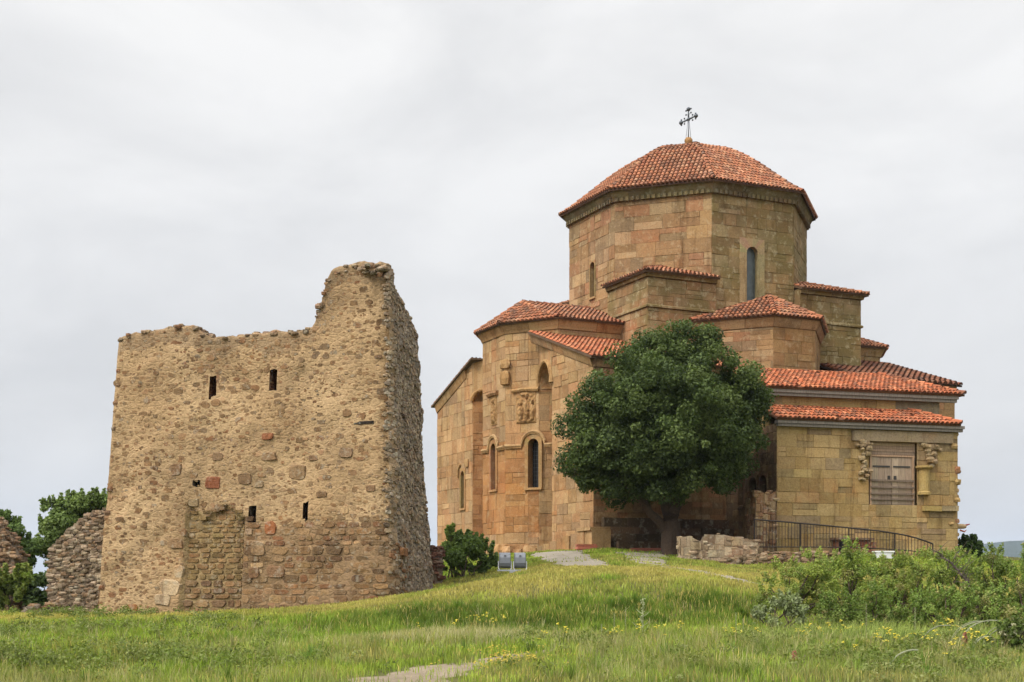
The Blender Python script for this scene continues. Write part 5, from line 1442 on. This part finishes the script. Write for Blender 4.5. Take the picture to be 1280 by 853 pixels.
def gh(x, y, pxs, r, n):
    k = vnoise(x, y, 1.6, 31); k2 = vnoise(x, y, 4., 32)
    h = .045+.16*k*k2+.05*r.random(n)+.30*np.clip(vnoise(x, y, .5, 33)-.55, 0, 1)*k2
    h = h+.16*np.exp(-((y-32.3)/1.3)**2)*(pxs > 420)*(pxs < 940)*vnoise(x, y, .7, 35); h = np.where(y < 29.5, h*1.25+.02, h); h = np.where((y > 39.5), h*.55+.01, h)
    h = h*np.where((pxs > 930) & (y < 34), .7, 1)
    return h*r.uniform(.7, 1.25, n)
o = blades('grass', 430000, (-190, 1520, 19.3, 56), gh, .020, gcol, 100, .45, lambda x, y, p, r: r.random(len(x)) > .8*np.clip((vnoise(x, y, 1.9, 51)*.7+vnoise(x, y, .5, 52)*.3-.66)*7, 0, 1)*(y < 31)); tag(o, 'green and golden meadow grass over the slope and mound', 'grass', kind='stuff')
# tall seeding grass in the foreground
def tcol(x, y, pxs, r, n):
    k = r.random(n)[:, None]; a = np.array([.34, .31, .16]); b_ = np.array([.17, .20, .05]); return (a*k+b_*(1-k))*r.uniform(.8, 1.2, n)[:, None]
o = blades('tall_grass', 26000, (-40, 1320, 19.3, 30), lambda x, y, p, r, n: r.uniform(.14, .38, n)*(.6+.6*vnoise(x, y, 3., 41))*np.where(p > 900, .75, 1), .010, tcol, 101, .5, lambda x, y, p, r: (vnoise(x, y, 3.2, 42) > .38)&~((p > 420)&(p < 720)&(y < 24.5))); tag(o, 'tall pale seeding grass of the foreground meadow', 'grass', kind='stuff')
o = blades('pale_grass', 26000, (280, 820, 25, 29.8), lambda x, y, p, r, n: r.uniform(.14, .30, n), .014, lambda x, y, p, r, n: np.array([.36, .34, .19])*r.uniform(.8, 1.2, n)[:, None], 102, .5, lambda x, y, p, r: r.random(len(x)) < np.exp(-((p-560)/130)**4)*np.exp(-((y-27.4)/1.)**2)*np.clip(vnoise(x, y, .8, 43)*2-.35, 0, 1)); tag(o, 'pale bleached grass band below the mound', 'grass', kind='stuff')
o = blades('tall_grass', 14000, (905, 1330, 26.8, 30.), lambda x, y, p, r, n: r.uniform(.15, .5, n)*(.5+.7*vnoise(x, y, 1.1, 45)), .012, lambda x, y, p, r, n: (np.array([.30, .31, .12])*r.random(n)[:, None]+np.array([.13, .19, .04]))*r.uniform(.6, 1., n)[:, None], 103, .5, lambda x, y, p, r: r.random(len(x)) < np.clip((p-910)/90, 0, 1)*np.clip((30-y)/1.5, 0, 1)*np.clip(vnoise(x, y, 1., 46)*2.2-.5, 0, 1)); tag(o, 'tall loose grass in front of the right thicket', 'grass', kind='stuff')
# separate lush tufts
def tufts(name, label, n, per, region, hr, wid, cols, seed, ok):
    r = np.random.default_rng(seed); V = []; F = []; C_ = []; k = 0
    while k < n:
        d = math.sqrt(r.uniform(region[2]**2, region[3]**2)); px = r.uniform(region[0], region[1])
        if not ok(px, d, r): k += .2; continue
        k += 1; g = G(px, d); m = int(per*r.uniform(.5, 1.4)); hh = r.uniform(*hr); col = np.array(cols[r.integers(len(cols))])*r.uniform(.75, 1.25)
        a = r.uniform(0, 6.283, m); u = r.random(m)**.7; h = hh*r.uniform(.55, 1.1, m); rad_ = hh*.75*u
        bx, by = g.x+np.cos(a)*.10*u, g.y+np.sin(a)*.10*u; w = wid*r.uniform(.6, 1.3, m)/2; px_, py_ = -np.sin(a)*w, np.cos(a)*w
        dx, dy = np.cos(a)*rad_, np.sin(a)*rad_; zt_ = h*(1-.45*u*u)
        st3 = [np.stack([bx+dx*t+s_*px_*q, by+dy*t+s_*py_*q, g.z-.03+zt_*zz], 1) for t, q, zz, s_ in ((0, 1, 0, -1), (0, 1, 0, 1), (.4, .8, .68, 1), (.4, .8, .68, -1), (1, .1, 1, 1), (1, .1, 1, -1))]
        b = len(V)*0+sum(len(q) for q in V); V.append(np.stack(st3, 1).reshape(-1, 3)); q0 = b+np.arange(m)[:, None]*6
        F.append(np.concatenate([q0+np.array([[0, 1, 2, 3]]), q0+np.array([[3, 2, 4, 5]])], 0)); c = col*r.uniform(.75, 1.25, (m, 1)); C_.append(np.concatenate([c, c*1.08], 0))
    o = np_mesh(name, np.concatenate(V), np.concatenate(F), np.clip(np.concatenate(C_), .01, .6), M['grass']); tag(o, label, 'grass', kind='stuff')
clear = lambda px, d, r: not (430 < px < 690 and d < 25.5 and r.random() < .9)
tufts('grass_tufts', 'rough darker tufts scattered over the foreground meadow', 520, 46, (-30, 1310, 19.6, 31), (.16, .42), .012, [(.12, .18, .03), (.16, .22, .045), (.20, .24, .06), (.10, .16, .03), (.24, .24, .09)], 201, clear)
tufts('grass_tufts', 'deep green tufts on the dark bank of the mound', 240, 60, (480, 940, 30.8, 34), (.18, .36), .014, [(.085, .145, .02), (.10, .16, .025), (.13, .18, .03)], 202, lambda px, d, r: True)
tufts('dry_stalks', 'dry straw coloured stalks in the meadow', 520, 10, (-30, 1310, 19.6, 33), (.28, .55), .007, [(.40, .34, .18), (.34, .27, .13), (.30, .29, .14)], 203, clear)
# low weeds at left and ground cover with small leaves
def weed_cloud(name, label, spots, count, size, pal, seed):
    C_ = []; R_ = []; r = np.random.default_rng(seed)
    for px, d, sp_px, hh, k in spots:
        for _ in range(k):
            dd = d+r.normal()*sp_px/FPX*d*1.2; pp = px+r.normal()*sp_px; g = G(pp, dd); C_.append((g.x, g.y, g.z+.75*hh*r.uniform(.0, 1))); R_.append(r.uniform(.12, .3))
    v, f, c = leaf_cloud(C_, R_, count, size, pal, seed+1, shell=.1); o = np_mesh(name, v, f, c, M['shrub']); tag(o, label, 'ground cover', kind='stuff'); return o
weed_cloud('leafy_weeds', 'mixed leafy weeds spread through the left and right foreground', [(100, 30, 90, .3, 90), (60, 24, 60, .35, 70), (200, 24, 80, .3, 70), (250, 33, 60, .25, 30), (60, 37, 40, .25, 25), (1200, 27, 60, .3, 50), (1150, 22, 80, .3, 50), (900, 22.5, 120, .2, 50), (360, 22, 60, .2, 25), (150, 40, 50, .25, 26), (700, 27.3, 60, .25, 30), (960, 27, 60, .2, 25)], 52000, .036, [(.13, .17, .035), (.16, .19, .045), (.11, .145, .035), (.20, .21, .08)], 61)
# flowers
fr_ = np.random.default_rng(8)
def flower_plant(seed):
    r = random.Random(seed); st_ = MB(); fl_ = MB()
    for k in range(r.randint(3, 6)):
        x, y = r.uniform(-.10, .10), r.uniform(-.10, .10); h = r.uniform(.22, .42); tip = (x*1.8, y*1.8, h)
        st_.tube([(x*.3, y*.3, -.03), (x, y, h*.6), tip], [.006, .005, .004], 4, (.13, .17, .05), False)
        for q in range(r.randint(3, 5)):
            p = Vector(tip)+Vector((r.uniform(-.045, .045), r.uniform(-.045, .045), r.uniform(-.015, .03))); fl_.sphere(p, r.uniform(.010, .020), pick([(.58, .47, .04), (.54, .42, .04), (.62, .53, .09)], r), 6, 4, (1, 1, .55))
    return st_, fl_
protos = []
for s in range(5):
    st_, fl_ = flower_plant(s); e = empty('yellow_wildflower', (0, 0, 0)); a = st_.build('stems', M['grass'], e); b_ = fl_.build('blossoms', M['flower'], e); protos.append((e, a, b_))
spots = [(1003, 27.2), (1012, 27.4), (1022, 27.2), (1030, 27.4), (1045, 27.6), (1056, 27.5), (1072, 27.9), (1085, 28.1), (1102, 25.2), (1115, 25), (1128, 25.3), (1108, 24.6), (1090, 25.1), (1200, 24), (1215, 24.1), (1228, 24.3), (1222, 27.2), (1205, 27.2), (1193, 29), (1184, 29.4), (1197, 28.5), (1188, 30), (1173, 30.6), (675, 26), (702, 25.9), (762, 26.1), (770, 27.4), (792, 27.), (828, 25.6), (850, 27), (916, 26.3), (925, 26.), (948, 26), (610, 31.5), (604, 31), (625, 31.3), (524, 30.2), (575, 29.8), (1180, 22), (1060, 22.5), (1150, 26), (1165, 24.8)]
used = [False]*5
for i, (px, d) in enumerate(spots):
    k = i % 5; e, a, b_ = protos[k]
    if used[k]:
        n_e = e.copy(); COL.objects.link(n_e)
        for ch in (a, b_): c_ = ch.copy(); COL.objects.link(c_); c_.parent = n_e
        e = n_e
    used[k] = True; e.location = G(px, d); e.rotation_euler = (0, 0, i*1.7); s = .75+.4*((i*37 % 10)/10); e.scale = (s, s, s)
    tag(e, 'small yellow wildflower plant standing in the meadow grass', 'wildflower', 'yellow wildflowers in the meadow')
# yellow patch of low flowers by the trail
fm = MB(); r = random.Random(12)
for k in range(420):
    px = r.gauss(632, 34); d = r.uniform(21.2, 25.2)
    if vnoise(np.array([px/30.]), np.array([d*1.4]), 1., 5)[0] < .42: continue
    g = G(px, d, r.uniform(.04, .16)); fm.sphere(g, r.uniform(.010, .02), pick([(.46, .34, .04), (.42, .31, .05), (.50, .40, .06)], r), 6, 3, (1.2, 1.2, .5))
o = fm.build('stonecrop_flowers', M['flower']); tag(o, 'mustard yellow carpet of low flowers beside the dirt trail', 'flowers', kind='stuff')
# stalks, feather grass, dock
def stalk(name, label, px, d, h, kind, seed, group=None):
    r = random.Random(seed); g = G(px, d); e = empty(name, g, r.uniform(0, 6), label=label, cat='weed' if kind != 'feather' else 'grass', group=group); m = MB(); m2 = MB()
    if kind == 'mullein':
        col = (.34, .36, .20); m.tube([(0, 0, -.05), (.02, 0, h*.5), (.03, .01, h)], [.014, .011, .006], 5, col)
        for k in range(9):
            z = h*(.18+.075*k); a = k*2.4; L = .26*(1-.6*k/9)*h; m.tube([(0, 0, z), (math.cos(a)*L*.6, math.sin(a)*L*.6, z+L*.35), (math.cos(a)*L, math.sin(a)*L, z+L*.75)], [.008, .008, .004], 4, col)
        for k in range(40): z = r.uniform(.3, 1)*h; m2.sphere((r.uniform(-.05, .05), r.uniform(-.05, .05), z), .016, (.3, .32, .16), 5, 3)
    elif kind == 'spike':
        m.tube([(0, 0, -.05), (.01, 0, h)], [.006, .003], 5, (.22, .23, .10))
        for k in range(26): z = h*(.45+.55*k/26); a = k*2.4; m2.sphere((.010*math.cos(a), .010*math.sin(a), z), .008, (.26, .26, .14), 5, 3)
    elif kind == 'dock':
        m.tube([(0, 0, -.05), (.01, 0, h)], [.010, .005], 5, (.3, .14, .07))
        for k in range(60): z = h*r.uniform(.4, 1); a = r.uniform(0, 6.3); q = .06*(1.3-z/h); m2.sphere((q*math.cos(a), q*math.sin(a), z), .018, pick([(.22, .09, .05), (.19, .075, .04), (.26, .13, .07)], r), 5, 3)
    else:
        e.rotation_euler = (0, 0, 0)
        for k in range(3):
            sx = (1 if seed % 2 else -1)*r.uniform(.8, 1.2); pts = []
            for i in range(9): t = i/8; pts.append((sx*h*.95*t**1.6, r.uniform(-.02, .02)+.1*k*t, h*(1.25*t-.55*t**2.6)+.0))
            (m if k == 0 else m2).tube(pts, [.004+.008*(t/8)*(1 if t > 3 else .3)*(1 if t < 8 else .2) for t in range(9)], 5, (.30, .31, .20))
    m.build('stem', M['grass'], e)
    if m2.f: m2.build('seed_heads', M['flower'] if kind != 'feather' else M['grass'], e)
stalk('tall_weed', 'tallest branching pale weed in front of the dark bank', 803, 27.6, .86, 'mullein', 1)
for i, (px, d, h) in enumerate(((768, 27.6, .62), (782, 27.4, .72), (752, 28, .4), (920, 27.6, .6), (929, 27.4, .5), (1083, 27.2, .85), (660, 27.9, .4))): stalk('seed_stalk', 'thin pale seed stalk rising above the meadow grass', px, d, h, 'spike', 20+i, 'thin seed stalks')
stalk('tall_weed', 'stout pale green spike in front of the thicket', 1144, 26.6, .8, 'spike', 40)
for i, (px, d, h) in enumerate(((1150, 26.2, .62), (1186, 25.8, .75), (1196, 25.4, .8), (1228, 25.6, .62), (1215, 25.2, .4), (1110, 21.2, .5))): stalk('feather_grass', 'silvery feather grass plume arching to the right', px, d, h, 'feather', 41+2*i, 'arching feather grass plumes')
stalk('dock_plant', 'rust red dock plant beside the feather grass', 1206, 25., .36, 'dock', 60); stalk('dock_plant', 'small rust red dock plant low in the middle foreground', 993, 22.2, .24, 'dock', 61)

# ------------------------------------------------------------------ hills, haze, sky, light, camera
r = np.random.default_rng(3)
hx_ = np.linspace(-200, 5200, 150); hy_ = np.linspace(2700, 4300, 30)
HX, HY = np.meshgrid(hx_, hy_)
edge = np.clip((HX/HY*FPX+640-930)/230, 0, 1); edge = edge*edge*(3-2*edge)
top = 84+22*(vnoise(HX, HY*0+1, 420, 1)-.5)+12*(vnoise(HX, HY*0+2, 110, 2)-.5)+8*(vnoise(HX, HY, 45, 6)-.5)
ridge = np.sin(np.pi*np.clip((HY-2700)/1600, 0, 1))**.8
HZ_ = -110+(top+110)*ridge*edge
f_i = (np.arange(29)[:, None]*150+np.arange(149)[None, :]).ravel()
t = NT('forest_hill'); co = t.obj(); cN = t.noise(co, .02, 8, .7); t.bump(cN, 1., 20.)
hm = t.done(t.mix(cN, (.016, .03, .016), (.04, .055, .03)), .95, 0, .1)
hills = np_mesh('hills', np.stack([HX.ravel(), HY.ravel(), HZ_.ravel()], 1), np.stack([f_i, f_i+1, f_i+151, f_i+150], 1), np.full((len(f_i), 3), .05), hm, smooth=True); tag(hills, kind='structure')

hz = MB(); hz.box((-7400, -7400, -230), (7400, 7400, 190), (.8, .8, .8))
vm = bpy.data.materials.new('haze_air'); vm.use_nodes = True; nt = vm.node_tree
nt.nodes.remove(nt.nodes['Principled BSDF']); pv = nt.nodes.new('ShaderNodeVolumePrincipled')
pv.inputs['Color'].default_value = (.70, .82, 1., 1); pv.inputs['Density'].default_value = .0001; pv.inputs['Anisotropy'].default_value = .2
nt.links.new(pv.outputs[0], nt.nodes['Material Output'].inputs['Volume'])
USE_HAZE = True
if USE_HAZE: ho = hz.build('haze', vm); tag(ho, kind='stuff')

SUN_EL, SUN_AZ = 48, -128           # azimuth from +Y towards +X: behind the camera, left
sd = Vector((math.sin(R(SUN_AZ))*math.cos(R(SUN_EL)), math.cos(R(SUN_AZ))*math.cos(R(SUN_EL)), math.sin(R(SUN_EL))))
sl = bpy.data.lights.new('sun', 'SUN'); sl.energy = 1.5; sl.angle = R(14); sl.color = (1, .95, .86)
so = bpy.data.objects.new('sun', sl); COL.objects.link(so); so.rotation_euler = (-sd).to_track_quat('-Z', 'Y').to_euler()

w = bpy.data.worlds.new('World'); S.world = w; w.use_nodes = True; nt = w.node_tree; L = nt.links.new
bg = nt.nodes['Background']
sky = nt.nodes.new('ShaderNodeTexSky'); sky.sky_type = 'NISHITA'; sky.sun_disc = False; sky.sun_elevation = R(SUN_EL); sky.sun_rotation = R(SUN_AZ); sky.dust_density = 3
tc = nt.nodes.new('ShaderNodeTexCoord')
def wn(typ, **k):
    x = nt.nodes.new(typ)
    for a, v_ in k.items(): setattr(x, a, v_)
    return x
def wmath(op, a, b=0.):
    x = wn('ShaderNodeMath', operation=op)
    for v_, i in ((a, 0), (b, 1)):
        if hasattr(v_, 'is_linked'): L(v_, x.inputs[i])
        else: x.inputs[i].default_value = v_
    return x.outputs[0]
sep = wn('ShaderNodeSeparateXYZ'); L(tc.outputs['Generated'], sep.inputs[0])
mp = wn('ShaderNodeMapping'); mp.inputs['Scale'].default_value = (1.6, 1.6, 3.6); mp.inputs['Location'].default_value = (.35, .2, .9); mp.inputs['Rotation'].default_value = (0, R(12), 0); L(tc.outputs['Generated'], mp.inputs[0])
n1 = wn('ShaderNodeTexNoise'); n1.inputs['Scale'].default_value = 2.3; n1.inputs['Detail'].default_value = 9; n1.inputs['Roughness'].default_value = .56; n1.inputs['Distortion'].default_value = .35; L(mp.outputs[0], n1.inputs['Vector'])
cr = wn('ShaderNodeValToRGB'); L(n1.outputs['Fac'], cr.inputs[0]); e = cr.color_ramp.elements
e[0].position = .36; e[0].color = (.90, .905, .915, 1); e[1].position = .62; e[1].color = (1.07, 1.07, 1.07, 1)
# elevation gradient: blue grey near the horizon, whiter above, brighter overhead
er = wn('ShaderNodeValToRGB'); L(sep.outputs[2], er.inputs[0]); e = er.color_ramp.elements
e[0].position = 0.; e[0].color = (.365, .375, .39, 1); e[1].position = 1.; e[1].color = (1.15, 1.15, 1.17, 1)
for p_, c_ in ((.10, (.455, .456, .459)), (.22, (.515, .514, .514)), (.38, (.56, .556, .55)), (.60, (.80, .80, .81))): q = e.new(p_); q.color = (*c_, 1)
mm = wn('ShaderNodeMix', data_type='RGBA', blend_type='MULTIPLY'); mm.inputs[0].default_value = 1; L(er.outputs[0], mm.inputs[6]); L(cr.outputs[0], mm.inputs[7])
# glow of the veiled sun
dp = wn('ShaderNodeVectorMath', operation='DOT_PRODUCT'); L(tc.outputs['Generated'], dp.inputs[0]); dp.inputs[1].default_value = sd
gl = wmath('MULTIPLY', wmath('POWER', wmath('MAXIMUM', dp.outputs['Value'], 0.), 2.5), 1.9)
gl = wmath('ADD', gl, 1.)
m2 = wn('ShaderNodeMix', data_type='RGBA', blend_type='MULTIPLY'); m2.inputs[0].default_value = 1; L(mm.outputs[2], m2.inputs[6])
cg = wn('ShaderNodeCombineColor'); [L(gl, cg.inputs[i]) for i in range(3)]; L(cg.outputs[0], m2.inputs[7])
BGS = .1
sc_ = wn('ShaderNodeMix', data_type='RGBA', blend_type='MULTIPLY'); sc_.inputs[0].default_value = 1; L(m2.outputs[2], sc_.inputs[6]); sc_.inputs[7].default_value = (1/BGS*.945,)*3+(1,)
m3 = wn('ShaderNodeMix', data_type='RGBA'); m3.inputs[0].default_value = .96; L(sky.outputs[0], m3.inputs[6]); L(sc_.outputs[2], m3.inputs[7])
L(m3.outputs[2], bg.inputs['Color']); bg.inputs['Strength'].default_value = BGS

cam = bpy.data.cameras.new('camera'); co_ = bpy.data.objects.new('camera', cam); COL.objects.link(co_)
co_.location = (0, 0, 0); co_.rotation_euler = (R(90), 0, 0)
cam.sensor_width = 36; cam.lens = FPX/1280*36; cam.shift_y = (HZ-426.5)/1280; cam.clip_end = 30000; cam.clip_start = .1
S.camera = co_
S.view_settings.view_transform = 'Standard'; S.view_settings.look = 'None'; S.view_settings.exposure = .78; S.view_settings.gamma = 1
S.cycles.max_bounces = 6; S.cycles.volume_bounces = 0
S.cycles.use_denoising = True
